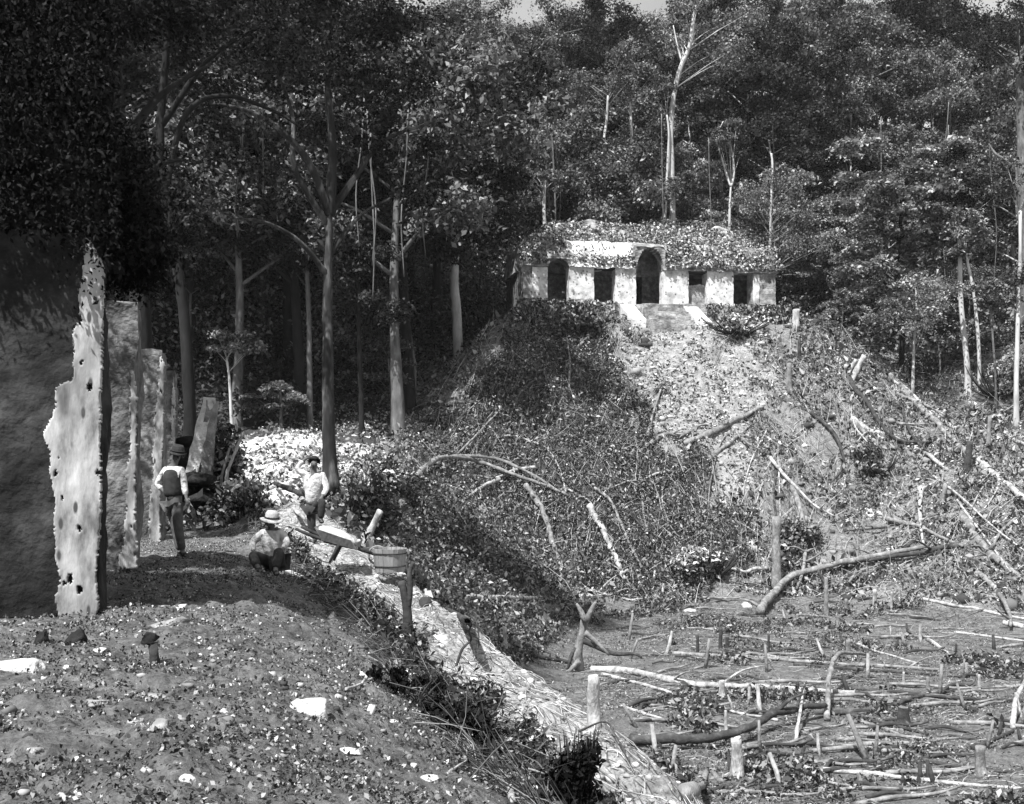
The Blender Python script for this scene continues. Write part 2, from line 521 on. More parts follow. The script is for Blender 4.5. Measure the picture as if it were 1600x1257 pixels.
# ground material: soil / bare rubble / court, by surface zone
def ground_mat():
    m = bpy.data.materials.new('ground_soil'); m.use_nodes = True
    t = m.node_tree; N = t.nodes; L = t.links
    b = N["Principled BSDF"]; b.inputs["Roughness"].default_value = 0.95; b.inputs["Specular IOR Level"].default_value = 0.1
    tc = N.new("ShaderNodeTexCoord")
    at = N.new("ShaderNodeAttribute"); at.attribute_name = "albedo"
    n1 = N.new("ShaderNodeTexNoise"); n1.inputs["Scale"].default_value = 2.2; n1.inputs["Detail"].default_value = 10; n1.inputs["Roughness"].default_value = 0.75
    L.new(tc.outputs['Object'], n1.inputs[0])
    n3 = N.new("ShaderNodeTexNoise"); n3.inputs["Scale"].default_value = 14; n3.inputs["Detail"].default_value = 8; n3.inputs["Roughness"].default_value = 0.8
    L.new(tc.outputs['Object'], n3.inputs[0])
    mr = N.new("ShaderNodeMapRange"); mr.inputs[1].default_value = 0.3; mr.inputs[2].default_value = 0.7; mr.inputs[3].default_value = 0.35; mr.inputs[4].default_value = 1.7
    L.new(n1.outputs[0], mr.inputs[0])
    mr3 = N.new("ShaderNodeMapRange"); mr3.inputs[1].default_value = 0.3; mr3.inputs[2].default_value = 0.7; mr3.inputs[3].default_value = 0.2; mr3.inputs[4].default_value = 2.0
    L.new(n3.outputs[0], mr3.inputs[0])
    a = N.new("ShaderNodeMath"); a.operation = 'MULTIPLY'; L.new(mr.outputs[0], a.inputs[0]); L.new(mr3.outputs[0], a.inputs[1])
    c = N.new("ShaderNodeMath"); c.operation = 'MULTIPLY'; L.new(a.outputs[0], c.inputs[0]); L.new(at.outputs["Fac"], c.inputs[1])
    cl = N.new("ShaderNodeClamp"); cl.inputs[2].default_value = 0.75; L.new(c.outputs[0], cl.inputs[0])
    L.new(cl.outputs[0], b.inputs["Base Color"])
    bn = N.new("ShaderNodeBump"); bn.inputs["Strength"].default_value = 0.9; bn.inputs["Distance"].default_value = 0.08
    L.new(n3.outputs[0], bn.inputs["Height"]); L.new(bn.outputs[0], b.inputs["Normal"])
    return m

# ------------------------------------------------------------------ ground sheet
ang = np.concatenate([np.radians(np.linspace(-178, -42, 40)), np.radians(np.linspace(-40, 40, 560)), np.radians(np.linspace(42, 180, 40))])
rad = np.concatenate([[0.3, 1.0, 1.8], np.geomspace(2.5, 30, 420), np.linspace(30.25, 105, 300), np.geomspace(106, 900, 60)])
A, R = np.meshgrid(ang, rad)
GX = (R * np.sin(A)).ravel(); GY = (R * np.cos(A)).ravel()
GZ = H(GX, GY)
na, nr = len(ang), len(rad)
I = np.arange(nr * na).reshape(nr, na)
Q = np.stack([I[:-1, :-1], I[:-1, 1:], I[1:, 1:], I[1:, :-1]], -1).reshape(-1, 4)
Qw = np.stack([I[:-1, -1], I[:-1, 0], I[1:, 0], I[1:, -1]], -1).reshape(-1, 4)
Q = np.concatenate([Q, Qw])[:, ::-1]
me = np_mesh("ground", np.stack([GX, GY, GZ], 1), Q)
front = GY > 1.0
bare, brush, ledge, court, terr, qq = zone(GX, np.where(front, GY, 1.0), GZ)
alb = np.full(len(GX), 0.17)
alb[court & front] = 0.13
alb[brush & front] = 0.045  # ground darker inside the BRUSH outline
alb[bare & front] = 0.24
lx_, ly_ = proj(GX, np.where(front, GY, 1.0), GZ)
alb[bare & front & (GX < 0)] = 0.50  # left clearing paler than other rubble: its sunlight is put into the ground colour
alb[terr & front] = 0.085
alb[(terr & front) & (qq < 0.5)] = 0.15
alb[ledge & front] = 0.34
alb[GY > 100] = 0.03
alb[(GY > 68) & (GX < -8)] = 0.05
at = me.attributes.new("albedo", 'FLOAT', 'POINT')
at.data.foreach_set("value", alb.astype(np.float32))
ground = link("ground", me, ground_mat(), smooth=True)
tag(ground, "dug earth terrace, rubble mound and cleared court floor", None, None, "structure")

# ------------------------------------------------------------------ ruined palace at the left
def Ppt(s, t, z):
    x, y = xy(s, t)
    return (x, y, z)

def block_st(mb, s0, s1, t0, t1, z0, z1, amp=0.05, n=(8, 8, 14), seed=0, scale=0.5, s0t=None):
    c = [Ppt(s0, t0, z0), Ppt(s0, t1, z0), Ppt(s1, t1, z0), Ppt(s1, t0, z0), Ppt(s0, t0, z1), Ppt(s0, t1, z1), Ppt(s1, t1, z1), Ppt(s1, t0, z1)]
    rough_block(mb, c, n, amp, scale, seed)

palace = thing("ruined_palace", "ruined stone palace with dark mossy piers still wearing strips of white plaster", "ruin", Ppt(11, TF, -1.55))
bpy.context.view_layer.update()
PINV = palace.matrix_world.inverted()
def pb(mb, name, m, parent=None, smooth=False):
    par = parent or palace
    o = mb.build(name, m, None, smooth)
    off = np.array(tuple(palace.location))
    v = np.empty(len(o.data.vertices) * 3, np.float32); o.data.vertices.foreach_get("co", v)
    v = v.reshape(-1, 3) - off.astype(np.float32)
    o.data.vertices.foreach_set("co", v.ravel()); o.data.update()
    o.parent = par
    return o

def face_pt(px, py, s0, out=0.0):
    """pixel -> point on the pier end face at s = s0 (a plane across the terrace), moved OUT towards the camera side"""
    k = (px - CX) / F
    # x = UX s + VX t ; y = UY s + VY t ; x = k y
    s = s0 - out
    t = (k * UY * s - UX * s) / (VX - k * VY)
    x, y = xy(s, t)
    return t, (CY - py) / F * y

def plaster_patch(mb, outline, s0, thick=0.05, seed=0, push=0.0):
    """plaster left on a pier's end face: a jagged sheet filled on a fine grid, with real thickness"""
    pts = [face_pt(px, py, s0) for px, py in outline]
    ts = [p[0] for p in pts]; zs = [p[1] for p in pts]
    st_ = 0.0125 if s0 < 13 else 0.022
    tt = np.arange(min(ts) - 0.05, max(ts) + 0.05, st_); zz = np.arange(min(zs) - .05, max(zs) + .05, st_ * 1.3)
    TT, ZZ = np.meshgrid(tt, zz, indexing='ij')
    jr = np.random.default_rng(seed + 5)
    TT = TT + jr.uniform(-.42, .42, TT.shape) * st_; ZZ = ZZ + jr.uniform(-.42, .42, TT.shape) * st_ * 1.3
    P0 = np.stack([TT.ravel(), ZZ.ravel(), np.full(TT.size, s0)], 1)
    fade = np.clip((TF - 0.06 - P0[:, 0]) / 0.12, 0.12, 1)
    n1 = fbm(P0 / 0.22 + seed, 4, seed) * 0.05 * fade
    n2 = fbm(P0 / 0.22 + seed + 40, 4, seed + 3) * 0.06
    ins = inpoly(P0[:, 0] + n1, P0[:, 1] + n2, pts).reshape(TT.shape)
    # knocked-out pits
    rr = np.random.default_rng(seed)
    for _ in range(int(16 * (max(zs) - min(zs)) / 3.6)):
        a = rr.uniform(min(ts), max(ts)); b = rr.uniform(min(zs), max(zs)); r = rr.uniform(0.008, 0.028)
        ins &= ~(((TT - a) / r) ** 2 + ((ZZ - b) / (r * 1.7)) ** 2 < 1)
    out = thick + 0.002 * fbm(P0 / 0.10, 3, seed + 9).reshape(TT.shape) + 0.02 * fbm(P0 / 0.5, 2, seed + 8).reshape(TT.shape) + push
    X0, Y0 = xy(s0 - out, TT)
    X1, Y1 = xy(np.full(TT.shape, s0 + 0.06), TT)
    n = TT.size
    V = np.concatenate([np.stack([X0.ravel(), Y0.ravel(), ZZ.ravel()], 1), np.stack([X1.ravel(), Y1.ravel(), ZZ.ravel()], 1)])
    ID = np.arange(n).reshape(TT.shape)
    cell = ins[:-1, :-1]
    Qs = []
    ii, jj = np.nonzero(cell)
    Qs.append(np.stack([ID[ii, jj], ID[ii + 1, jj], ID[ii + 1, jj + 1], ID[ii, jj + 1]], 1))
    pad = np.zeros((cell.shape[0] + 2, cell.shape[1] + 2), bool); pad[1:-1, 1:-1] = cell
    def side(mask, a, b):
        i2, j2 = np.nonzero(mask)
        A_ = ID[i2 + a[0], j2 + a[1]]; B_ = ID[i2 + b[0], j2 + b[1]]
        Qs.append(np.stack([B_, A_, A_ + n, B_ + n], 1))
    side(cell & ~pad[1:-1, :-2], (0, 0), (1, 0))
    side(cell & ~pad[1:-1, 2:], (1, 1), (0, 1))
    side(cell & ~pad[:-2, 1:-1], (0, 1), (0, 0))
    side(cell & ~pad[2:, 1:-1], (1, 0), (1, 1))
    mb.add(V, np.concatenate(Qs))

PIERS = [10.95, 15.5, 22.6, 28.0]
patches = [
    [[(161, 412), (150, 392), (137, 372), (133, 400), (124, 470), (118, 520), (119, 560), (116, 600), (98, 604), (88, 612), (86, 640), (74, 668), (70, 690), (78, 708),
      (74, 740), (82, 780), (86, 830), (82, 868), (94, 900), (93, 950), (97, 972), (120, 962), (142, 978), (153, 952), (150, 900), (157, 800), (156, 640), (160, 520)]],
    [[(206, 575), (213, 620), (212, 700), (210, 800), (213, 860), (214, 888), (186, 890), (184, 880), (190, 862), (196, 800), (198, 740), (203, 700), (201, 640)]],
    [[(250, 555), (257, 570), (255, 660), (252, 740), (249, 800), (250, 858), (233, 854), (232, 800), (238, 740), (240, 660), (247, 600)]],
    [[(271, 585), (274, 640), (273, 700), (268, 705), (267, 640)]],
]
for k, s0 in enumerate(PIERS):
    mb = MB()
    L_ = [0.75, 1.15, 1.3, 1.3][k]
    wt = [3.4, 1.15, 1.0, 1.0][k]
    xg, yg = xy(s0, TF)
    block_st(mb, s0, s0 + L_, TF - wt, TF - 0.02, -2.1, 2.12, 0.07, (10, 20 if k else 40, 60), seed=10 + k, scale=0.32)
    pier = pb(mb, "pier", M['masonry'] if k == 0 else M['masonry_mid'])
    for q, outl in enumerate(patches[k]):
        mb = MB()
        plaster_patch(mb, outl, s0, 0.075, seed=30 + k)
        p = pb(mb, "plaster", M['plaster_near'], smooth=True)
        p.parent = pier
# vault and back wall
mb = MB()
za, zb_, zc = 2.1, 2.6, 4.3
cs = [Ppt(10.9, TF - 4.2, za), Ppt(10.9, TF + 0.02, za), Ppt(13.9, TF + 0.02, za), Ppt(13.5, TF - 4.2, za),
      Ppt(10.9, TF - 4.2, zb_), Ppt(10.9, TF + 0.10, zb_), Ppt(13.7, TF + 0.10, zb_), Ppt(13.2, TF - 4.2, zb_)]
rough_block(mb, cs, (14, 60, 10), 0.16, 0.6, 3)
cs = [Ppt(10.9, TF - 4.4, zb_ + .03), Ppt(10.9, TF + 0.3, zb_ + .03), Ppt(13.7, TF + 0.2, zb_ + .03), Ppt(13.1, TF - 4.4, zb_ + .03),
      Ppt(11.3, TF - 4.0, zc), Ppt(11.3, TF - 2.2, zc), Ppt(12.9, TF - 2.2, zc), Ppt(12.8, TF - 4.0, zc)]
rough_block(mb, cs, (14, 60, 10), 0.2, 0.8, 4)
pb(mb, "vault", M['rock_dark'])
mb = MB()
block_st(mb, 12.9, 31, TF - 4.2, TF - 3.4, -2.2, 2.08, 0.06, (6, 30, 20), seed=5)
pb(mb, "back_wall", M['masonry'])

# creepers hanging over the palace roof
rng = np.random.default_rng(4)
def creeper(name, n, smin, smax_, hang, label, seed, m, size=(0.05, 0.14)):
    r = np.random.default_rng(seed)
    s = r.uniform(smin, smax_, n)
    clump = fbm(np.stack([s / 0.8, np.zeros(n), np.zeros(n)], 1), 3, seed)
    u = r.uniform(0, 1, n)
    drop = 2.15 + (3.0) * u ** 1.2
    t = TF + 0.12 + 0.18 * r.normal(size=n) - 0.3 * np.clip(drop - 3.2, 0, 3) * 4
    low = r.uniform(0, 1, n) < 0.38
    z = np.where(low, 2.2 - np.abs(r.normal(size=n)) * hang * (0.5 + clump), drop)
    t = t + 0.25 * fbm(np.stack([s / .6, z / .6, z * 0], 1), 2, seed + 1)
    e = r.uniform(0, 1, n) < 0.42      # those over the near end
    s = np.where(e, 10.75 - np.abs(r.normal(size=n)) * .12, s); t = np.where(e, r.uniform(TF - 4.4, TF + .2, n), t); z = np.where(e, 2.15 + 2.6 * r.uniform(0, 1, n) - np.abs(r.normal(size=n)) * .35 * (0.4 + np.clip(fbm(np.stack([t / .5, t * 0, t * 0], 1), 3, 3), -.3, 1)), z)
    x, y = xy(s, t)
    C = np.stack([x, y, z], 1)
    Nn = r.normal(size=(n, 3)); Nn[:, 1] -= 0.8; Nn[:, 0] += .3; Nn[:, 2] += 0.5
    D = r.normal(size=(n, 3)) * 0.6; D[:, 2] -= 1.0
    V, Qd = leaves(C, r.uniform(size[0], size[1], n), r, N=Nn, D=D, aspect=0.5)
    mb = MB(); mb.add(V, Qd)
    o = pb(mb, name, m)
    return o
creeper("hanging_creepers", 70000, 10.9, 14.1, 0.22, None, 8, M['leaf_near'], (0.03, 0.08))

# ------------------------------------------------------------------ temple on the mound
TA = np.array([1.15, 87.0]); TB = np.array([22.0, 91.0])
te_ = (TB - TA) / np.linalg.norm(TB - TA)
tn_ = np.array([-te_[1], te_[0]])       # towards the back
TW = float(np.linalg.norm(TB - TA))
def TP(a, b, z):
    p = TA + te_ * a + tn_ * b
    return (p[0], p[1], z)
def tpx(px):
    """facade distance of a picture column"""
    k = (px - CX) / F
    return float((k * TA[1] - TA[0]) / (te_[0] - k * te_[1]))
def tz(px, py):
    a = tpx(px); y = TA[1] + te_[1] * a
    return (CY - py) / F * y
ZF, ZP, ZR = 12.45, 15.35, 17.7
temple = thing("temple", "white plastered stone temple with five doorways and a plant-covered roof on top of the mound", "temple", (TA[0] + 10, TA[1] + 4, 11))
def tb(mb, name, m, parent=None, smooth=False):
    o = mb.build(name, m, None, smooth)
    off = np.array(tuple(temple.location), np.float32)
    v = np.empty(len(o.data.vertices) * 3, np.float32); o.data.vertices.foreach_get("co", v)
    o.data.vertices.foreach_set("co", (v.reshape(-1, 3) - off).ravel()); o.data.update()
    o.parent = parent or temple
    return o
def tblock(mb, a0, a1, b0, b1, z0, z1, amp=0.07, n=(10, 6, 12), seed=0, scale=0.6, top=None):
    A0, A1, B0, B1 = top or (a0, a1, b0, b1)
    c = [TP(a0, b0, z0), TP(a1, b0, z0), TP(a1, b1, z0), TP(a0, b1, z0), TP(A0, B0, z1), TP(A1, B0, z1), TP(A1, B1, z1), TP(A0, B1, z1)]
    rough_block(mb, c, n, amp, scale, seed)
doors = [(856, 889, 413), (928, 962, 420), (994, 1037, 396), (1076, 1105, 426), (1146, 1176, 424)]
edges = [817] + [v for d in doors for v in d[:2]] + [1212]
# plinth
mb = MB()
tblock(mb, -0.9, TW + 0.9, -1.3, 9.6, 8.0, ZF, 0.25, (40, 16, 8), 1, 0.9, top=(-0.3, TW + 0.3, -0.6, 9.0))
tb(mb, "plinth", M['stone'])
for i in range(6):
    a0, a1 = tpx(edges[2 * i]), tpx(edges[2 * i + 1])
    mb = MB()
    tblock(mb, a0, a1, 0, 1.15, ZF - 0.2, ZP + 0.05, 0.07, (12, 6, 18), 20 + i, 0.5)
    pr = tb(mb, "pier", [M['stone'], M['plaster'], M['plaster'], M['plaster'], M['plaster'], M['stone']][i])
    # fallen plaster bits on the end piers: the plaster coat that remains
    if i in (0, 5):
        mb = MB()
        e0, e1 = (a0 + .75, a1 - 0.05) if i == 0 else (a0 + 0.05, a0 + 0.55)
        tblock(mb, e0, e1, -0.07, 0.3, ZF, ZP - 0.1, 0.06, (8, 3, 20), 40 + i, 0.35)
        c = tb(mb, "plaster", M['plaster']); c.parent = pr
# lintels close the openings above piers, with arched breaks
for i, (p0, p1, ptop) in enumerate(doors):
    a0, a1 = tpx(p0), tpx(p1)
    zt = tz((p0 + p1) / 2, ptop)
    mb = MB()
    if zt < ZP - 0.02:
        tblock(mb, a0 - 0.02, a1 + 0.02, 0.06, 1.05, zt, ZP + 0.03, 0.03, (6, 3, 4), 60 + i, 0.4)
        tb(mb, "lintel", M['wood_dark'])
# frieze: slabs with notches over doors 1 and 3
def frieze(a0, a1, z0, seed, m):
    mb = MB()
    n = max(3, int((a1 - a0) / 0.35))
    tblock(mb, a0, a1, -0.22, 1.4, z0, ZR, 0.16, (n, 4, 12), seed, 0.6, top=(a0, a1, 1.05, 1.8))
    return tb(mb, "frieze", m)
nd = [(tpx(856), tpx(889), tz(872, 405)), (tpx(994), tpx(1037), tz(1015, 386))]
frieze(-0.25, nd[0][0], ZP, 70, M['stone'])
frieze(nd[0][0] - .02, nd[0][1] + .02, nd[0][2], 71, M['stone'])
frieze(nd[0][1], nd[1][0], ZP, 72, M['plaster'])
frieze(nd[1][0] - .02, nd[1][1] + .02, nd[1][2], 73, M['stone'])
frieze(nd[1][1], TW + 0.25, ZP, 74, M['stone'])
# arched edges of the broken vault: corbel stones at both sides
for (a0, a1, zt), dz in zip(nd, (1, 1)):
    mb = MB()
    w_ = a1 - a0
    for sgn, a in ((1, a0), (-1, a1)):
        for k in range(10):
            ww = w_ * 0.5 * (1 - math.sqrt(max(0, 1 - ((k + .6) / 10.0) ** 2))) + .03
            z0_ = ZP + (zt - ZP) * (k / 10.0); z1_ = ZP + (zt - ZP) * ((k + 1) / 10.0) + .02
            lo, hi = (a - 0.1, a + ww) if sgn > 0 else (a - ww, a + 0.1)
            tblock(mb, lo, hi, -0.12, 1.2, z0_, z1_, 0.05, (4, 3, 2), 90 + k, 0.3)
    tb(mb, "corbels", M['stone'])
# roof body
mb = MB()
tblock(mb, 0.9, TW - 0.8, 1.5, 8.2, ZR - 0.4, 19.45, 0.75, (50, 14, 8), 80, 1.1, top=(3.0, TW - 2.6, 3.2, 7.2))
tblock(mb, -0.3, TW + 0.25, 1.3, 9.0, ZP + 0.02, ZR - 0.1, 0.15, (40, 20, 6), 81, 0.8, top=(0.1, TW, 1.7, 8.6)) if False else tblock(mb, -0.3, TW + 0.25, 3.6, 9.0, ZP + 0.02, ZR - 0.1, 0.15, (40, 20, 6), 81, 0.8, top=(0.1, TW, 3.6, 8.6))
tb(mb, "roof", M['stone'])
# rear wall, end walls, dark inner wall
mb = MB()
tblock(mb, 0.0, 1.0, 1.17, 8.8, ZF - 0.2, ZP, 0.06, (4, 20, 12), 82)
tblock(mb, TW - 1.0, TW, 1.17, 8.8, ZF - 0.2, ZP, 0.06, (4, 20, 12), 83)
tblock(mb, 1.0, TW - 1.0, 7.8, 8.8, ZF - 0.2, ZP, 0.06, (30, 4, 12), 84)
tb(mb, "wall", M['masonry_mid'])
mb = MB()
tblock(mb, 1.0, tpx(1008), 3.6, 4.3, ZF - 0.2, ZP, 0.04, (20, 3, 10), 85)
tblock(mb, tpx(1024), TW - 1.0, 3.6, 4.3, ZF - 0.2, ZP, 0.04, (20, 3, 10), 86)
tb(mb, "inner_wall", M['masonry_mid'])
mb = MB()   # rubble blocking set in doorways two and four
tblock(mb, tpx(1074), tpx(1107), 0.5, 1.0, ZF - 0.2, tz(1090, 444), 0.14, (6, 4, 6), 87, 0.4)
tb(mb, "doorway_blocking", M['stone'])
# stairs and sloping balustrades
mb = MB()
aS0, aS1 = tpx(997), tpx(1060)
for k in range(5):
    z1_ = ZF - 0.02 - k * 0.40
    tblock(mb, aS0, aS1, -1.1 - k * 0.62, -0.45 - k * 0.62, 9.0, z1_, 0.07, (12, 3, 4), 100 + k, 0.5)
tb(mb, "stairs", M['stone'])
for (pa, pb0, k) in ((964, 985, 0), (1062, 1084, 1)):
    mb = MB()
    a0, a1 = tpx(pa), tpx(pb0)
    a0b, a1b = a0 + 0.35, a1 + 0.35
    zt = ZF + (0.0 if k == 0 else -0.05)
    c = [TP(a0b, -3.1, zt - 2.3), TP(a1b, -3.1, zt - 2.3), TP(a1, -0.9, zt - 2.3), TP(a0, -0.9, zt - 2.3),
         TP(a0b, -3.1, zt - 1.6), TP(a1b, -3.1, zt - 1.6), TP(a1, -0.9, zt - 0.12), TP(a0, -0.9, zt - 0.12)]
    rough_block(mb, c, (6, 8, 4), 0.05, 0.5, 110 + k)
    tb(mb, "balustrade", M['plaster'])
# plants on the roof: many leaves over the sloping frieze and the top
def roof_leaves(n, seed, m, name, size, dens):
    r = np.random.default_rng(seed)
    a = r.uniform(-0.5, TW + 0.5, n); u = r.uniform(0, 1, n)
    b = np.where(u < 0.5, -0.25 + u * 3.4, 1.45 + (u - 0.5) * 11)
    z = np.where(u < 0.5, ZP + 0.15 + (u / 0.5) * (ZR - ZP), np.where(u < 0.66, ZR + (u - 0.5) / 0.16 * 1.75, 19.45))
    end = np.minimum(a + 0.2, TW + 0.2 - a)
    z = np.where(z > ZR, np.minimum(z, ZR - .2 + np.clip(end - 0.5, 0, 9) * 0.8), z)
    p = np.stack([a / 2.2, z / 1.6, b * 0], 1)
    keep = fbm(p, 3, seed + 1) + dens > r.uniform(-0.5, 0.6, n) - np.where(z > ZR, 0.3, 0)
    # the plastered panel between doors one and three is bare
    panel = (a > tpx(885)) & (a < tpx(985)) & (u < 0.5) & (z > ZP + 0.9)
    keep &= ~(panel & (r.uniform(0, 1, n) < 0.93))
    for (d0, d1, zt) in nd:
        keep &= ~((a > d0 - 0.1) & (a < d1 + 0.1) & (z < zt) & (u < 0.5))
    a, b, z = a[keep], b[keep], z[keep]
    b = b - np.abs(r.normal(size=len(a))) * 0.18; z = z + np.abs(r.normal(size=len(a))) * 0.16
    pt = TA[None] + te_[None] * a[:, None] + tn_[None] * b[:, None]
    C = np.concatenate([pt, z[:, None]], 1)
    Nn = r.normal(size=(len(a), 3)) * 0.9; Nn[:, 2] += 0.7; Nn[:, 1] -= 0.7
    V, Qd = leaves(C, r.uniform(size[0], size[1], len(a)), r, N=Nn, aspect=0.55)
    mb = MB(); mb.add(V, Qd)
    return tb(mb, name, m)
roof_leaves(21000, 5, M['litter'], "roof_plants", (0.14, 0.36), -0.02)
def plinth_cover(n, seed, m, name, size):
    r = np.random.default_rng(seed)
    a = r.uniform(-1.0, TW + 1.0, n); z = r.uniform(10.6, 12.62, n)
    keep = ~((a > tpx(962) - .1) & (a < tpx(1086) + .5)) & (fbm(np.stack([a / 1.3, z / .9, z * 0], 1), 3, seed) + .45 > r.uniform(0, 1, n))
    a, z = a[keep], z[keep]
    b = -0.62 - (12.45 - z) * 0.28 - np.abs(r.normal(size=len(a))) * .22
    pt = TA[None] + te_[None] * a[:, None] + tn_[None] * b[:, None]
    V, Qd = leaves(np.concatenate([pt, z[:, None]], 1), r.uniform(size[0], size[1], len(a)), r, up=.4, aspect=.6)
    mb = MB(); mb.add(V, Qd)
    return tb(mb, name, m)
plinth_cover(9000, 15, M['litter'], "plinth_weeds", (0.12, 0.4))
plinth_cover(4000, 16, M['litter_dark'], "plinth_creepers", (0.14, 0.4))
roof_leaves(15000, 6, M['litter_dark'], "roof_creepers", (0.16, 0.4), -0.15)
#__PART3__
# ------------------------------------------------------------------ trees
def make_crown(clumps, n, size, seed, flat=0.45, up=0.7, layered=False):
    """many small blades gathered in clumps through the crown's volume"""
    r = np.random.default_rng(seed)
    c = np.array([[*q[0], q[1]] for q in clumps])
    wgt = c[:, 3] ** 2; wgt /= wgt.sum()
    idx = r.choice(len(c), n, p=wgt)
    v = r.normal(size=(n, 3)); v /= np.linalg.norm(v, axis=1)[:, None]
    rad = r.uniform(0, 1, n) ** 0.5 * (1 + 0.25 * r.normal(size=n))
    v = v * rad[:, None] * c[idx, 3][:, None]
    v[:, 2] *= flat
    ctr = c[idx, :3]
    C = ctr + v
    C += 0.5 * np.stack([fbm(C / 0.9 + k * 9.1, 2, seed + k) for k in range(3)], 1) * c[idx, 3][:, None] * 0.6
    if layered:
        hang = np.linalg.norm(v[:, :2], axis=1) ** 2 / (c[idx, 3] + .1) * 0.35
        C[:, 2] -= hang
    N = r.normal(size=(n, 3)); N[:, 2] = N[:, 2] * 0.55 + up * 1.6
    if not layered: N += v / (c[idx, 3][:, None] + .01) * 0.8
    N += 1.1 * np.stack([fbm(C / 0.8 + k * 5.3, 2, seed + 50 + k) for k in range(3)], 1) * 2
    V, Q = leaves(C, size[0] + (size[1] - size[0]) * r.uniform(0, 1, n) ** 1.8 * 1.3, r, N=N, aspect=0.55)
    return V, Q

def grow(seed, height, r0, crown_lo, spread, nlimb, lean=(0, 0), clump=(1.0, 1.9), wob=0.25, sub=3, layered=False, top_clump=True, wavy=None):
    """trunk with limbs; returns (trunk MB, clump list), local coordinates with the foot at the origin"""
    r = random.Random(seed)
    mb = MB(); clumps = []
    n = 9
    pts = []
    ph = r.uniform(0, 6.28)
    for i in range(n + 1):
        f = i / n
        w_ = wob * f * height * 0.08
        pts.append(Vector((lean[0] * f * f * height + w_ * math.sin(3.1 * f + ph), lean[1] * f * f * height + w_ * math.cos(2.7 * f + ph), f * height * 0.93 - (0.6 if i == 0 else 0))))
    if wavy: pts = [Vector(p) for p in wavy]; n = len(pts) - 1
    sp = smooth_path(pts, 3)
    m = len(sp) - 1
    rr = [r0 * (1.0 - 0.82 * (i / m) ** 0.9) * (1 + 0.55 * math.exp(-i * 1.1)) for i in range(m + 1)]
    tube(mb, sp, rr, 9, 0.18, seed)
    for k in range(nlimb):
        f = crown_lo + (1 - crown_lo) * ((k + r.uniform(0.1, 0.9)) / nlimb)
        b = sp[min(m, int(f * m))]
        a = k * 2.4 + r.uniform(-0.5, 0.5)
        L_ = spread * (0.55 + 0.6 * math.sin(math.pi * min(1, (f - crown_lo) / (1 - crown_lo + 1e-6) * 0.75 + 0.25))) * r.uniform(0.7, 1.1)
        rise = (r.uniform(0.15, 0.6) if not layered else r.uniform(-0.02, 0.25)) * L_
        e = b + Vector((math.cos(a) * L_, math.sin(a) * L_, rise))
        mid = (b + e) / 2 + Vector((r.uniform(-.1, .1) * L_, r.uniform(-.1, .1) * L_, (0.12 if not layered else 0.1) * L_))
        path = smooth_path([b, mid, e], 4)
        rl = r0 * (1 - f * 0.75) * 0.5
        tube(mb, path, [rl * (1 - 0.8 * i / (len(path) - 1)) + 0.012 for i in range(len(path))], 6, 0.1, seed + k)
        clumps.append((tuple(e), r.uniform(*clump)))
        for j in range(sub):
            q = path[r.randint(3, len(path) - 1)]
            a2 = a + r.uniform(-1.3, 1.3)
            l2 = L_ * r.uniform(0.25, 0.55)
            e2 = q + Vector((math.cos(a2) * l2, math.sin(a2) * l2, r.uniform(-0.05, 0.45) * l2 * (0.5 if layered else 1)))
            tube(mb, [q, (q + e2) / 2 + Vector((0, 0, 0.05 * l2)), e2], [rl * 0.4, rl * 0.28, 0.012], 5)
            clumps.append((tuple(e2), r.uniform(*clump) * 0.85))
            clumps.append((tuple(q + Vector((0, 0, 0.3))), r.uniform(*clump) * 0.6))
    if top_clump:
        for _ in range(3):
            p = sp[-1]
            clumps.append(((p.x + r.uniform(-1, 1) * spread * .2, p.y + r.uniform(-1, 1) * spread * .2, p.z + r.uniform(-0.3, 1)), r.uniform(*clump)))
    return mb, clumps

# prototypes for the wood on the slopes
PROTO = []
specs = [  # height, r0, crown_lo, spread, limbs, clump, leaves, leaf size, flat, bark, leaf, lean, layered
    (24, 0.42, 0.45, 6.0, 13, (1.3, 2.2), 20000, (0.22, 0.50), 0.8, 'bark', 'leaf_mid', (0.02, 0), False),
    (21, 0.30, 0.55, 4.6, 11, (1.1, 1.9), 16000, (0.20, 0.45), 0.85, 'bark_pale', 'leaf_mid', (-0.03, 0), False),
    (26, 0.48, 0.40, 6.6, 14, (1.3, 2.4), 21000, (0.22, 0.50), 0.75, 'bark_dark', 'leaf_dark', (0.01, 0), False),
    (18, 0.26, 0.35, 4.6, 12, (1.1, 1.8), 16000, (0.22, 0.45), 0.35, 'bark', 'leaf_pale', (0.04, 0), True),
    (23, 0.34, 0.60, 5.4, 12, (1.4, 2.2), 18000, (0.24, 0.48), 0.6, 'bark_pale', 'leaf_dark', (0.0, 0), False),
    (20, 0.30, 0.30, 5.0, 15, (1.1, 2.0), 20000, (0.22, 0.46), 0.8, 'bark', 'leaf_mid', (-0.02, 0), False),
]
for i, sp in enumerate(specs):
    h, r0, cl, spd, nl, ck, nlv, ls, fl, bk, lf, ln, lay = sp
    tmb, cl_ = grow(100 + i, h, r0, cl, spd, nl, ln, ck, 0.5, 3, lay)
    V, Q_ = make_crown(cl_, nlv, ls, 200 + i, fl, 0.7, lay)
    tm = tmb.mesh("trunk"); tm.materials.append(M[bk]); tm.polygons.foreach_set("use_smooth", [True] * len(tm.polygons))
    cm = np_mesh("crown", V, Q_); cm.materials.append(M[lf])
    PROTO.append((tm, cm, h))

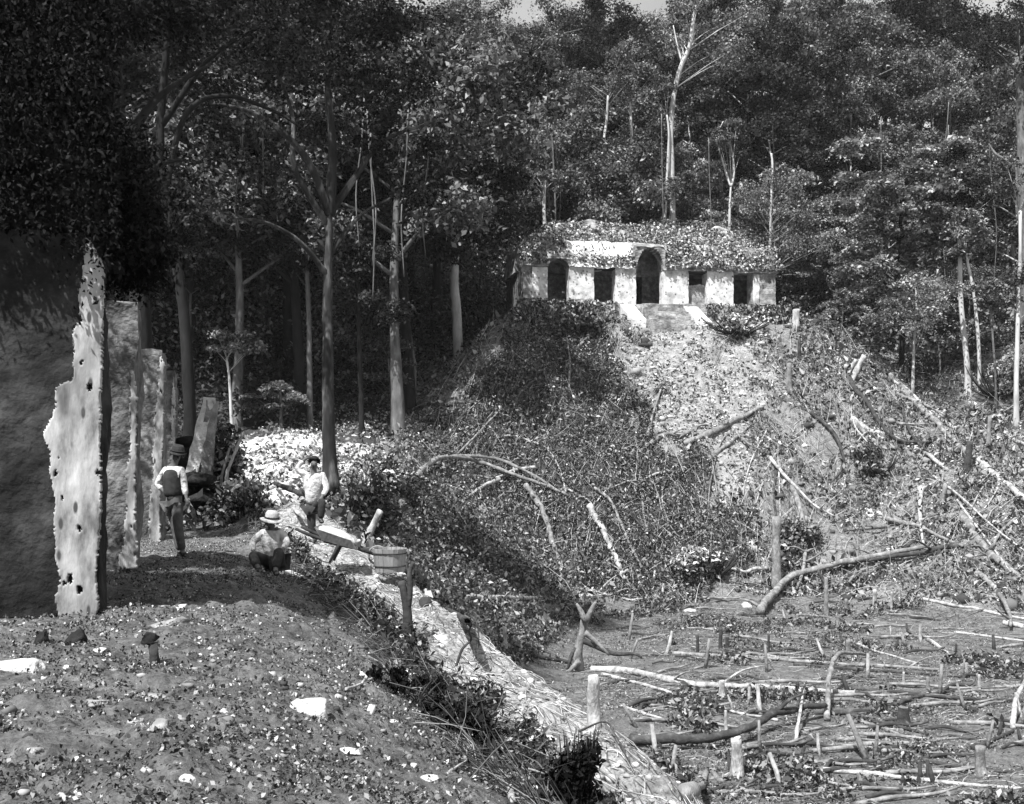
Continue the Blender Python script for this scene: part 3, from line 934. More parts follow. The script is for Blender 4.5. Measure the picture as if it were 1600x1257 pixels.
def inst_tree(name, k, x, y, scale, rz, label, group, sz=None, sink=0.3, lf=None, bk=None):
    z = H(x, y) - sink
    root = thing(name, label, "tree", (x, y, z), group, rz)
    tm, cm, h = PROTO[k]
    for nm, me_ in (("trunk", tm), ("crown", cm)):
        if nm == "crown" and lf:
            me_ = lf
        o = bpy.data.objects.new(nm, me_); COL.objects.link(o); o.parent = root
    root.scale = (scale, scale, sz or scale)
    return root

# the wood: rows of trees up the slope behind the temple and along both sides
rt = random.Random(5)
placed = []
SPOT = [(-300, 60, "above the near palace pier"), (60, 200, "over the palace roof"), (200, 330, "left of the bright clearing"), (330, 440, "behind the left part of the clearing"),
        (440, 560, "behind the big forked tree"), (560, 660, "right of the big forked tree"), (660, 750, "near the peeling pale trunk"), (750, 830, "over the temple's left end"), (830, 905, "over the first doorway"),
        (905, 975, "over the second doorway"), (975, 1045, "over the middle doorway"), (1045, 1110, "over the fourth doorway"), (1110, 1180, "over the fifth doorway"), (1180, 1260, "over the temple's right end"),
        (1260, 1350, "left of the layered tree"), (1350, 1440, "behind the layered tree"), (1440, 1520, "over the thick bank trunk"), (1520, 1600, "above the bank's right end"), (1600, 2000, "just past the right edge")]
KIND = ["broad-crowned", "narrow pale-trunked", "heavy black-trunked", "layered pale-leaved", "pale-trunked dark-leaved", "bushy grey-trunked"]
def spot(px):
    for a, b, t in SPOT:
        if a <= px < b: return t
    return "beyond the left edge"

def fill(n, xr, yr, mind, ks, label, group, name, sc=(0.85, 1.25), ok=None, tries=6000):
    c = 0
    for _ in range(tries):
        if c >= n: break
        y = rt.uniform(*yr); x = rt.uniform(*xr)
        px = CX + F * x / y
        if px < -250 or px > 1850: continue
        if ok and not ok(x, y, px): continue
        if any((x - a) ** 2 + (y - b) ** 2 < mind ** 2 for a, b in placed): continue
        placed.append((x, y))
        kk = rt.choice(ks)
        f_ = (y - yr[0]) / (yr[1] - yr[0])
        inst_tree(name, kk, x, y, rt.uniform(*sc), rt.uniform(0, 6.28), '%s %s %s, %s' % (KIND[kk], label, spot(px), 'in front' if f_ < .34 else 'midway' if f_ < .67 else 'at the back'), group)
        c += 1
    return c

fill(30, (-6, 62), (100, 118), 4.6, (0, 1, 4, 5, 3), "slope tree", "forest trees on the slope above the temple", "forest_tree", (0.7, 1.0),
     ok=lambda x, y, px: px > (850 if y < 106 else 780) and not (1130 < px < 1290 and y < 104))
fill(78, (-10, 84), (118, 165), 5.0, (0, 1, 2, 4, 5), "hilltop tree", "distant forest trees on the hilltop", "forest_tree", (0.85, 1.1),
     ok=lambda x, y, px: px > 700)
fill(26, (-4, 60), (97, 112), 3.6, (3, 5), "young slope tree", "young trees filling the slope behind the temple", "young_tree", (0.38, 0.6), ok=lambda x, y, px: px > (860 if y < 108 else 800) and not (1110 < px < 1310 and y < 106))
fill(44, (-46, -4), (72, 100), 4.0, (2, 2, 0), "dark-wood tree", "dark forest trees left of the mound", "forest_tree", (0.85, 1.15),
     ok=lambda x, y, px: px < 690)
fill(18, (-60, -10), (96, 120), 6, (2, 0, 5), "far dark-wood tree", "dark forest trees left of the mound", "forest_tree", (1.0, 1.3),
     ok=lambda x, y, px: px < 700)


# --- trees one can tell apart
def hero(name, label, foot, pts, r0, leaf, bark, clumps, nleaf, ls, flat=0.5, seed=0, twigs=True, layered=False, limbs=(), up=0.7, taper=0.6):
    """tree from its own trunk path (world points), limbs (lists of world points) and clumps ((point), radius)"""
    foot = Vector(foot)
    root = thing(name, label, "tree", tuple(foot))
    mb = MB()
    sp = smooth_path([Vector(p) - foot for p in pts], 4)
    m = len(sp) - 1
    tube(mb, sp, [r0 * (1 - taper * i / m) * (1 + 0.6 * math.exp(-i * 0.9)) for i in range(m + 1)], 10, 0.2, seed)
    for li, (lp, lr) in enumerate(limbs):
        q = smooth_path([Vector(p) - foot for p in lp], 5)
        tube(mb, q, [lr * (1 - 0.75 * i / (len(q) - 1)) + 0.01 for i in range(len(q))], 7, 0.15, seed + li)
    r = random.Random(seed)
    cl = [((p[0] - foot.x, p[1] - foot.y, p[2] - foot.z), rr) for p, rr in clumps]
    if twigs:
        for p, rr in cl:
            best = min(sp, key=lambda q: (q - Vector(p)).length + abs(q.z - p[2] + rr + 1.0) * 0.8)
            md = (best + Vector(p)) / 2 + Vector((0, 0, 0.1 * rr))
            tube(mb, [best, md, Vector(p)], [r0 * 0.18, r0 * 0.10, 0.01], 5)
    t = mb.build("trunk", M[bark], root, True)
    if cl:
        V, Q_ = make_crown(cl, nleaf, ls, 900 + seed, flat, up, layered)
        b = MB(); b.add(V, Q_); b.build("crown", M[leaf], root)
    return root

def rc(seed, px0, px1, py0, py1, d, n, rr):
    """clump spots through a crown's volume round depth d"""
    r = random.Random(seed); out = []
    cx, cy = (px0 + px1) / 2, (py0 + py1) / 2
    for _ in range(n):
        while True:
            u, v = r.uniform(-1, 1), r.uniform(-1, 1)
            if u * u + v * v < 1: break
        wdt = (px1 - px0) / 2 * d / F
        p = P(cx + u * (px1 - px0) / 2, cy + v * (py1 - py0) / 2, d)
        p.y += r.uniform(-1, 1) * wdt * 0.8
        out.append((tuple(p), r.uniform(*rr)))
    return out

# big dark tree left of centre, its limbs arching over the clearing
d = 44
T1 = hero("big_tree", "big dark forked tree whose thick trunk stands behind the workmen, limbs arching left and right", P(516, 762, d),
     [P(518, 775, d), P(514, 680, d), P(512, 560, d), P(512, 450, d), P(514, 380, d), P(515, 325, d)], 0.29, 'leaf_dark', 'bark_half',
     rc(1, 330, 640, -140, 190, d, 34, (1.2, 2.2)) + rc(2, 220, 420, 60, 330, 40, 10, (0.7, 1.2)) + rc(3, 560, 700, 120, 330, 46, 8, (0.8, 1.3)), 22000, (0.12, 0.26), 0.5, 1, False,
     limbs=[([P(515, 335, d), P(480, 250, 43), P(420, 190, 42), P(350, 165, 41), P(270, 165, 40)], 0.17),
            ([P(515, 335, d), P(520, 230, d), P(512, 120, d), P(520, -60, d)], 0.22),
            ([P(515, 335, d), P(560, 270, 45), P(600, 220, 46), P(680, 190, 47)], 0.15),
            ([P(510, 350, d), P(460, 260, 43), P(455, 170, 43), P(400, 40, 42)], 0.13),
            ([P(512, 430, d), P(470, 380, 43), P(420, 350, 42), P(360, 340, 41)], 0.12),
            ([P(514, 400, d), P(560, 340, 45), P(610, 310, 46)], 0.12)])
# black tree rising behind the palace piers, its crown over the roof
d = 24
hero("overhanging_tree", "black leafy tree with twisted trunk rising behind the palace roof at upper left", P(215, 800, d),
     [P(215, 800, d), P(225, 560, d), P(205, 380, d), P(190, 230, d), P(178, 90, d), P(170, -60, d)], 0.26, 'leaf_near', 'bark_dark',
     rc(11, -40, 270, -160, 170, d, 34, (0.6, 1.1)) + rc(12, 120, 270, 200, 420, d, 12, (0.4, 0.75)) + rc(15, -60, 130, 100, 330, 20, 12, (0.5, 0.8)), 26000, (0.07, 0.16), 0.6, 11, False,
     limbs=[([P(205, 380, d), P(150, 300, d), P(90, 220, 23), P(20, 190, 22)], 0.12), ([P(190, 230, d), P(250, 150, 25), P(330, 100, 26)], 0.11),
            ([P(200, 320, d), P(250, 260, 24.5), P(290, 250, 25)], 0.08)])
d = 32
hero("arching_tree", "dark tree with a thin limb arching over the gap of bright leaves at upper left", P(290, 800, d),
     [P(292, 800, d), P(296, 640, d), P(286, 480, d), P(262, 330, d), P(250, 230, d), P(262, 60, d), P(280, -40, d)], 0.2, 'leaf_dark', 'bark_dark',
     rc(21, 200, 470, -120, 110, d, 26, (0.8, 1.4)) + rc(22, 210, 300, 230, 420, d, 7, (0.5, 0.8)), 15000, (0.09, 0.2), 0.5, 21, False,
     limbs=[([P(258, 300, d), P(290, 180, d), P(350, 150, 32), P(430, 175, 33), P(470, 200, 33)], 0.09), ([P(250, 200, d), P(330, 90, d), P(430, 30, d)], 0.1)])

def slim(label, px, pts, d, w_, leaf='leaf_mid', bark='bark_pale', crown=None, n=3500, ls=(0.16, 0.32), seed=0, limbs=(), name="slender_tree", taper=0.45, flat=0.5, layered=False, clr=(0.6, 1.1), up=0.7):
    """slender tree drawn by its trunk's picture path at depth d; w_ is trunk width in picture pixels"""
    P_ = [P(a, b, d) for a, b in pts]
    foot = P_[0].copy(); gz = H(foot.x, foot.y)
    if gz < foot.z: P_ = [Vector((foot.x, foot.y, gz - 0.3))] + P_; foot = P_[0]
    cl = []
    if crown:
        for j, (a0, a1, b0, b1, nn) in enumerate(crown):
            cl += rc(seed * 7 + j, a0, a1, b0, b1, d, nn, clr)
    return hero(name, label, foot, P_, w_ / 2 * d / F, leaf, bark, cl, n, ls, flat, seed, bool(cl), layered,
                limbs=[([P(a, b, d + 0.3 * i) for i, (a, b) in enumerate(l)], lr) for l, lr in limbs], up=up, taper=taper)

slim("pale bare trunk with peeling patches at the left foot of the mound", 712, [(716, 560), (714, 500), (710, 440), (711, 380), (706, 320), (704, 262), (700, 200), (702, 120)], 86, 17, bark='bark_pale', seed=31,
     crown=[(620, 780, 40, 200, 16)], n=6500, leaf='leaf_mid', clr=(1.2, 2.0))
slim("tallest white trunk rising straight from behind the temple roof", 1050, [(1052, 420), (1051, 330), (1049, 250), (1048, 200), (1053, 150), (1062, 110), (1078, 70), (1085, 20)], 101, 11, seed=32,
     crown=[(1010, 1170, -30, 110, 18)], n=7000, leaf='leaf_mid', clr=(1.2, 2.0), limbs=[([(1066, 100), (1058, 70), (1052, 40)], 0.10)])
slim("thinner white trunk standing close beside the tallest one behind the temple", 1043, [(1038, 420), (1040, 320), (1043, 260), (1045, 210), (1042, 180)], 100.4, 5, seed=33, crown=[(1000, 1050, 120, 180, 5)], n=1500)
slim("thin grey trunk with forked pale branches above the left end of the temple roof", 822, [(820, 420), (821, 330), (824, 240), (821, 180), (825, 130), (815, 105)], 99, 5, seed=34, bark='bark',
     crown=[(740, 900, 20, 110, 12)], n=5000, clr=(1.0, 1.6), limbs=[([(818, 108), (800, 110), (775, 125), (740, 140)], 0.12), ([(818, 108), (840, 80), (860, 60), (910, 45)], 0.14), ([(815, 108), (803, 125), (800, 135)], 0.10)])
slim("short broken pale trunk topped by a small leafy tuft left above the roof", 845, [(852, 380), (850, 330), (851, 285)], 97, 8, seed=35, crown=[(810, 875, 252, 285, 9)], n=1800, leaf='leaf_pale', clr=(0.5, 0.9), up=1.0)
slim("very thin trunk just right of the leafy tuft above the roof", 865, [(868, 380), (867, 300), (864, 240), (862, 190), (868, 160)], 98, 3.5, seed=36, bark='bark', crown=[(845, 900, 110, 180, 8)], n=2200)
slim("curved thin pale trunk with no low branches left of the tallest white one", 947, [(944, 330), (945, 265), (944, 220), (948, 185), (950, 150)], 104, 6, seed=37, crown=[(900, 1000, 80, 160, 10)], n=3500, clr=(0.9, 1.5))
slim("short pale trunk half hidden by leaves between the curved and tallest trunks", 986, [(988, 300), (988, 240), (986, 190), (984, 160)], 106, 6, seed=38, crown=[(940, 1030, 90, 170, 10)], n=3500, clr=(0.9, 1.5))
slim("thin forked trunk shaped like a Y right of the tallest white trunk", 1142, [(1140, 350), (1141, 310), (1142, 290)], 100, 5, seed=39, crown=[(1110, 1170, 180, 250, 7)], n=2200,
     limbs=[([(1142, 292), (1135, 272), (1130, 255), (1120, 215), (1130, 190)], 0.12), ([(1142, 292), (1147, 270), (1144, 240), (1136, 200)], 0.12)])
# round bushy tree right of the temple
slim("round bushy tree with a dense ball-shaped crown right of the temple roof", 1205, [(1203, 520), (1204, 400), (1204, 340), (1207, 262), (1205, 240)], 98, 5, seed=40, name="round_tree",
     crown=[(1160, 1250, 272, 350, 30), (1148, 1300, 320, 420, 26)], n=15000, ls=(0.13, 0.26), clr=(0.8, 1.4), leaf='leaf_mid', flat=0.8, up=0.35)
# layered, spreading pale-leaved trees at the right
def layer_crown(seed, rows, d):
    r = random.Random(seed); out = []
    for (px0, px1, py, k) in rows:
        for i in range(k):
            f = (i + r.uniform(0.1, 0.9)) / k
            p = P(px0 + f * (px1 - px0), py + r.uniform(-7, 7), d)
            p.y += r.uniform(-3, 1.5)
            out.append((tuple(p), r.uniform(0.9, 1.6)))
    return out
d = 84
hero("layered_tree", "large tree with pale leaves in wide drooping layers right of the mound top", P(1400, 640, 88),
     [P(1404, 640, 88), P(1410, 520, 88), P(1402, 420, 87), P(1408, 340, 86), P(1420, 260, 86), P(1424, 225, 86)], 0.22, 'leaf_pale', 'bark_dark',
     layer_crown(5, [(1440, 1500, 230, 4), (1310, 1350, 240, 3), (1330, 1480, 272, 7), (1320, 1500, 300, 9), (1310, 1480, 330, 9), (1330, 1530, 360, 10), (1320, 1420, 390, 6),
                     (1440, 1530, 375, 5), (1320, 1400, 420, 5), (1410, 1480, 410, 4), (1350, 1390, 450, 3)], 86), 24000, (0.18, 0.46), 0.24, 5, True, True, up=1.15)
hero("layered_tree", "smaller tree with pale leaves sloping down to the left below the large layered tree", P(1425, 640, 84),
     [P(1426, 620, 84), P(1428, 540, 84), P(1432, 470, 84), P(1428, 440, 84)], 0.11, 'leaf_pale', 'bark_pale',
     layer_crown(6, [(1400, 1470, 440, 5), (1380, 1460, 465, 5), (1360, 1450, 490, 5), (1400, 1450, 510, 4), (1440, 1500, 450, 3)], 83), 5200, (0.13, 0.28), 0.3, 6, True, True, up=1.1)
slim("pale trunk, thickest of those standing on the right-hand bank", 1505, [(1512, 585), (1508, 540), (1503, 490), (1500, 440), (1500, 390), (1498, 320)], 84, 10, seed=50, crown=[(1470, 1560, 230, 330, 12)], n=4500, leaf='leaf_dark', clr=(0.9, 1.5))
slim("curving pale stem leaning beside the thickest trunk on the right-hand bank", 1522, [(1530, 560), (1526, 500), (1520, 450), (1512, 410), (1508, 380)], 83, 6, seed=51, crown=[(1480, 1550, 330, 400, 10)], n=3000, leaf='leaf_pale', clr=(0.6, 1.1), limbs=[([(1510, 395), (1505, 370), (1500, 340)], 0.07)])
slim("thin crooked stem between the curving one and the straight pale one", 1548, [(1556, 600), (1552, 540), (1548, 490), (1540, 465), (1530, 455)], 80, 4, seed=52, bark='bark', crown=[(1525, 1575, 440, 480, 6)], n=1600, leaf='leaf_mid')
slim("straight pale trunk nearest the right edge on the bank", 1590, [(1588, 600), (1590, 520), (1592, 450), (1594, 400), (1594, 330)], 76, 8, seed=53, crown=[(1550, 1680, 400, 480, 10), (1560, 1700, 200, 320, 10)], n=5500, leaf='leaf_mid', clr=(0.8, 1.3))
slim("big grey trunk with one crooked branch reaching left at the right edge", 1597, [(1600, 560), (1602, 420), (1598, 300), (1596, 200), (1592, 90)], 92, 20, seed=54, bark='bark', crown=[(1520, 1700, -20, 130, 16)], n=7000, leaf='leaf_dark', clr=(1.2, 2.0),
     limbs=[([(1592, 300), (1588, 265), (1570, 250), (1555, 240), (1545, 225)], 0.22)], name="grey_tree")
slim("thin straight sapling in the dark hollow right of the mound", 1428, [(1424, 610), (1427, 560), (1430, 500), (1430, 450)], 86, 4, seed=55, bark='bark', crown=[(1390, 1450, 460, 500, 5)], n=1800, leaf='leaf_pale', name="sapling")
slim("faint crooked sapling right of the straight one in the dark hollow", 1467, [(1467, 625), (1469, 570), (1464, 520)], 88, 3, seed=56, bark='bark', crown=[(1430, 1500, 490, 530, 6)], n=2200, leaf='leaf_mid', flat=0.3, name="sapling")
# left clearing
slim("crooked slender sapling at the left end of the bright clearing", 360, [(366, 700), (362, 660), (360, 620), (358, 590), (354, 560)], 70, 6, seed=60, crown=[(325, 400, 520, 560, 8)], n=2600, leaf='leaf_mid', name="sapling", clr=(0.4, 0.8))
slim("young tree with feathery drooping leaves behind the bright clearing", 440, [(440, 690), (439, 640), (438, 600)], 71, 6, seed=61, bark='bark', crown=[(370, 490, 600, 650, 14)], n=4200, ls=(0.12, 0.3), leaf='leaf_pale', layered=True, flat=0.25, name="young_tree", clr=(0.5, 0.9), up=1.2)
slim("leaning bare stem in the dark wood left of the mound foot", 641, [(648, 580), (645, 550), (641, 520), (637, 490)], 80, 6, seed=62, bark='bark', name="sapling")
slim("tall thin trunk with a patchy pale side just left of the big forked tree", 480, [(486, 720), (484, 620), (483, 520), (480, 430), (476, 350)], 72, 10, seed=63, bark='bark', crown=[(430, 520, 330, 430, 9)], n=3000, leaf='leaf_dark')
slim("thin pale straight trunk in black shade above the leaning slabs", 297, [(296, 690), (294, 620), (296, 530), (298, 460)], 76, 7, seed=64, bark='bark', name="slender_tree", crown=[(250, 340, 420, 500, 8)], n=2600, leaf='leaf_dark')
slim("dark trunk half way between the big forked tree and the peeling trunk", 560, [(566, 700), (564, 620), (561, 520), (558, 420), (555, 300)], 72, 9, seed=65, bark='bark_dark', crown=[(500, 640, 380, 520, 14)], n=5200, leaf='leaf_dark', clr=(0.8, 1.4))
slim("leafy pale crowned young tree at the foot of the dark wood near the mound", 600, [(612, 650), (610, 600), (606, 560)], 76, 5, seed=66, bark='bark', crown=[(560, 650, 520, 600, 16)], n=5200, ls=(0.12, 0.28), leaf='leaf_mid', layered=True, flat=0.3, name="young_tree", up=1.1)

# lianas hanging down between the trunks
rl = random.Random(3)
for i in range(26):
    px = rl.choice([rl.uniform(190, 420), rl.uniform(560, 1000), rl.uniform(1000, 1560)])
    d_ = rl.uniform(58, 70) if px < 700 else rl.uniform(93, 99)
    if px < 420: d_ = rl.uniform(45, 60)
    y0 = rl.uniform(150, 230); y1 = y0 + rl.uniform(120, 300); sw = rl.uniform(-14, 14)
    y1 = min(y1, 470)
    a = P(px, y0, d_)
    mb = MB()
    tube(mb, smooth_path([P(px, y0, d_) - a, P(px + sw * .3, y0 + (y1 - y0) * .3, d_) - a, P(px + sw, y0 + (y1 - y0) * .65, d_) - a, P(px + sw * .6, y1, d_) - a], 5), np.linspace(.05, .035, 16), 5, .3, i)
    o = mb.build("liana", M['bark' if i % 2 else 'bark_dark'], None, True); o.location = a
    tag(o, "thin %s liana hanging %s, %s" % ("grey" if i % 2 else "dark", spot(px), "swung left" if sw < -5 else "swung right" if sw > 5 else "nearly straight"), "liana", "lianas hanging in the wood")

# undergrowth below the trees: nobody could count it
def undergrowth(name, label, n, xr, yr, hgt, seed, m, size, ok):
    r = np.random.default_rng(seed)
    x = r.uniform(*xr, n); y = r.uniform(*yr, n)
    px = CX + F * x / y
    k = ok(x, y, px) & (px > -200) & (px < 1800)
    x, y = x[k], y[k]
    z = H(x, y)
    hh = hgt * (0.35 + 0.65 * np.clip(0.5 + fbm2(x, y, 3.0, 3, seed), 0, 1))
    u = r.uniform(0, 1, len(x)) ** 0.6
    C = np.stack([x, y, z + hh * u], 1)
    C[:, 0] += 0.5 * fbm(C / 1.2, 2, seed + 4)
    V, Q_ = leaves(C, r.uniform(*size, len(x)), r, up=0.5, aspect=0.55)
    b = MB(); b.add(V, Q_); o = b.build(name, m)
    tag(o, label, None, None, "stuff")
    return o
def below_edge(x, y, px):
    z = H0(x, y)
    return (y > 92) & ~((x > -3) & (x < 27) & (y < 97))
undergrowth("undergrowth", "leafy undergrowth under the trees behind the temple", 60000, (-8, 70), (92, 140), 5.5, 61, M['leaf_mid'], (0.22, 0.5), below_edge)
undergrowth("undergrowth", "dark undergrowth in the wood left of the clearing", 50000, (-45, -1), (64, 100), 4.0, 62, M['leaf_dark'], (0.2, 0.46),
            lambda x, y, px: (H0(x, y) < 40) & ((y > 71 + np.clip((x + 14) * 1.9, 0, 24))) & (px < 760))
undergrowth("undergrowth", "grey-leaved saplings and creepers filling the wood left of the mound", 60000, (-44, -2), (74, 100), 11.0, 65, M['leaf_mid'], (0.2, 0.5),
            lambda x, y, px: (H0(x, y) < 40) & ((y > 75 + np.clip((x + 14) * 1.9, 0, 22))) & (px < 740) & (fbm2(x, y, 4.0, 3, 66) > -0.05))
undergrowth("undergrowth", "black undergrowth behind the palace and the leaning slabs", 30000, (-30, -12), (33, 66), 4.0, 63, M['leaf_dark'], (0.12, 0.34),
            lambda x, y, px: (px < 340 - np.clip(66 - y, 0, 30) * 4))
undergrowth("undergrowth", "leafy plants on the bank behind the right-hand saddle", 16000, (30, 56), (84, 97), 2.2, 64, M['leaf_mid'], (0.16, 0.4),
            lambda x, y, px: y > 90 - np.clip((px - 1480) / 60, -3, 2))
#__PART4__
# ------------------------------------------------------------------ ground cover (litter, brush, small stones)
def scatter_xy(n, xr, yr, seed, polar=True):
    r = np.random.default_rng(seed)
    y = r.uniform(yr[0], yr[1], n)
    a = r.uniform(-0.60, 0.60, n)
    if xr: x = r.uniform(xr[0], xr[1], n)
    else:
        x = a * y
    return x, y, r

def litter(name, label, m, x, y, r, size, lift, up=0.5, aspect=0.5, D=None, jit=0.25):
    z = H(x, y)
    n = len(x)
    L_ = np.abs(r.normal(size=n)) * lift
    C = np.stack([x, y, z + L_ + 0.01], 1)
    s = r.uniform(0, 1, n) ** 1.6 * (size[1] - size[0]) + size[0]
    V, Q_ = leaves(C, s, r, up=up, aspect=aspect, D=D)
    b = MB(); b.add(V, Q_); o = b.build(name, m)
    return tag(o, label, None, None, "stuff")

def sel(x, y, which):
    z = H0(x, y)
    ba, br, le, co, te, q = zone(x, y, z)
    return {'bare': ba, 'brush': br, 'ledge': le, 'court': co, 'terr': te, 'mound': ~(br | le | co | te | ba)}[which], q

SUN_H = np.array([math.sin(SUN_AZ), math.cos(SUN_AZ)])
# mound, right flank and banks
x, y, r = scatter_xy(360000, (-16, 56), (52, 96), 301)
k, _ = sel(x, y, 'mound'); cl_ = fbm2(x, y, 2.2, 3, 9)
k &= (cl_ * 1.8 + 0.62 > r.uniform(0, 1.1, len(x))) & ~((x > 0) & (x < 23) & (y > 87)) & ~((x > 9) & (x < 16) & (y > 85))
litter("leaf_litter", "cut leaves and brushwood over the mound", M['litter'], x[k], y[k], r, (0.07, 0.34), 0.16, 0.25, 0.4)
k2 = k & (r.uniform(0, 1, len(x)) < 0.22)
x2 = x[k2] + r.normal(size=k2.sum()) * .3; y2 = y[k2]
litter("leaf_litter", "dark green weeds growing on the mound", M['litter_dark'], x2, y2, r, (0.2, 0.55), 0.38, 0.3)
kb = k & (r.uniform(0, 1, len(x)) < 0.035)
litter("leaf_litter", "large withered leaves among the brushwood", M['litter'], x[kb] + .3, y[kb], r, (0.4, 0.85), 0.22, 0.2, 0.4)
# dark brush
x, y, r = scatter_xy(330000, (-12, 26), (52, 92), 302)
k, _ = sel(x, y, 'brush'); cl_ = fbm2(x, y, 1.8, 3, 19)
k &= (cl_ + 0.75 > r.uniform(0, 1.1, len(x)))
litter("dark_brush", "heap of dark leaves on the left front of the mound", M['litter_dark'], x[k], y[k], r, (0.09, 0.40), 0.42, 0.25, 0.4)
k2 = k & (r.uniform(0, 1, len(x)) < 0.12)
litter("dark_brush", "dry leaves among the dark ones on the mound", M['litter'], x[k2], y[k2], r, (0.10, 0.3), 0.5, 0.3)
x, y, r = scatter_xy(120000, (-16, 6), (22, 60), 399)
z_q = H0(x, y); s_, t_ = st(x, y); te_q = 3.0 + (17.8 - np.clip(s_, 2, 30)) * 0.14
px_q, py_q = proj(x, y, z_q)
k = (z_q > -8.6) & ((t_ > te_q + .2) | (s_ > 26)) & ~inpoly(px_q, py_q, LEFTLIT) & (fbm2(x, y, 1.6, 3, 9) + .7 > r.uniform(0, 1.1, len(x))) & ~sel(x, y, 'bare')[0]
litter("dark_brush", "dark leaves on the bank between the terrace and the mound", M['litter_dark'], x[k], y[k], r, (0.08, 0.34), 0.28, 0.25)
# bare rubble
x, y, r = scatter_xy(90000, (-26, 26), (44, 92), 303)
k, _ = sel(x, y, 'bare')
k &= (fbm2(x, y, 1.6, 3, 29) + 0.55 > r.uniform(0, 1.1, len(x)))
litter("rubble_litter", "pale litter on the bare rubble", M['litter'], x[k], y[k], r, (0.10, 0.36), 0.12, 0.5)
k2 = k & (r.uniform(0, 1, len(x)) < 0.3)
k3 = k & (r.uniform(0, 1, len(x)) < 0.55) & (x > 2)
kL = k & ((x > 2) | (r.uniform(0, 1, len(x)) < .4))
k = kL
litter("leaf_litter", "dead leaves blown over the bare rubble", M['litter'], x[k3] + .4, y[k3] - .2, r, (0.12, 0.42), 0.18, 0.2)
litter("rubble_litter", "sparse weeds on the bare rubble", M['litter_dark'], x[k2] + .2, y[k2], r, (0.16, 0.45), 0.15, 0.4)
# court floor
x, y, r = scatter_xy(300000, None, (20, 68), 304)
k, _ = sel(x, y, 'court')
k &= (fbm2(x, y, 2.0, 4, 39) * 2 + 0.6 > r.uniform(0, 1.1, len(x)))
litter("court_litter", "dry grass and litter over the cleared court", M['grass'], x[k], y[k], r, (0.05, 0.18), 0.05, 0.7, 0.3)
kd = sel(x, y, 'court')[0] & (fbm2(x, y, 3.4, 4, 57) > 0.24)
litter("court_litter", "dark low weeds in patches on the court", M['litter_dark'], x[kd] - .1, y[kd], r, (0.10, 0.34), 0.16, 0.4)
k2 = k & (fbm2(x, y, 3.0, 3, 49) > 0.18)
litter("court_litter", "leafy weeds in patches on the court", M['litter_dark'], x[k2] + .05, y[k2], r, (0.08, 0.24), 0.10, 0.4)
# terrace
x, y, r = scatter_xy(620000, None, (3.4, 27), 305)
w_ = (y / 27) ** -0.35
k, q = sel(x, y, 'terr')
cl_ = fbm2(x, y, 0.7, 4, 59)
k &= (cl_ + 0.35 + 0.35 * sstep(0.4, 0.8, q) > r.uniform(0, 1.1, len(x)))
kk = k & (q < 0.62)
litter("terrace_litter", "dead leaves and crumbs of stone on the terrace", M['litter_near'], x[kk], y[kk], r, (0.008, 0.042), 0.012, 0.3, 0.6)
kk = k & (q >= 0.55)
litter("terrace_litter", "dark dead leaves and roots on the slope under the terrace", M['litter_near'], x[kk], y[kk], r, (0.02, 0.12), 0.07, 0.3, 0.5)
kk2 = kk & (r.uniform(0, 1, len(x)) < .6)
litter("terrace_brush", "low dark brush on the slope below the terrace", M['leaf_dark'], x[kk2] + .02, y[kk2], r, (0.03, 0.14), 0.11, 0.3, 0.35)
# twigs: straight slivers lying along the slope
def twigs(name, label, m, x, y, r, ln, rad, direction=None, spread=0.5, lift=0.03, rise=0.1):
    n = len(x); b = MB()
    a = r.uniform(0, 6.28, n) if direction is None else direction + r.normal(size=n) * spread
    l = r.uniform(0, 1, n) ** 1.8 * (ln[1] - ln[0]) + ln[0]
    dx, dy = np.cos(a) * l / 2, np.sin(a) * l / 2
    z0 = H(x - dx, y - dy) + lift * r.uniform(0, 1, n); z1 = H(x + dx, y + dy) + lift * r.uniform(0, 1, n) + np.abs(r.normal(size=n)) * rise * l
    zm = np.maximum(H(x, y) + lift * .5, (z0 + z1) / 2) + r.uniform(0, .08, n) * l
    rd = r.uniform(0.5, 1, n) * rad
    ends = [np.stack([x - dx, y - dy, z0], 1), np.stack([x + r.normal(size=n) * l * .05, y + r.normal(size=n) * l * .05, zm], 1), np.stack([x + dx, y + dy, z1], 1)]
    d = ends[2] - ends[0]; d /= np.linalg.norm(d, axis=1)[:, None]
    u = np.cross(d, np.array([0, 0, 1.0])); u /= np.linalg.norm(u, axis=1)[:, None] + 1e-9
    v = np.cross(d, u)
    V = []
    for e, f in zip(ends, (1.0, 0.8, 0.4)):
        for q_ in range(3):
            c_, s_ = math.cos(q_ * 2.094), math.sin(q_ * 2.094)
            V.append(e + (u * c_ + v * s_) * (rd * f)[:, None])
    V = np.stack(V, 1).reshape(-1, 3)
    base = np.arange(n)[:, None] * 9
    Q_ = []
    for lv in (0, 3):
        for q_ in range(3):
            q2 = (q_ + 1) % 3
            Q_.append(base + np.array([[lv + q_, lv + q2, lv + 3 + q2, lv + 3 + q_]]))
    b.add(V, np.concatenate(Q_)); o = b.build(name, m)
    return tag(o, label, None, None, "stuff")

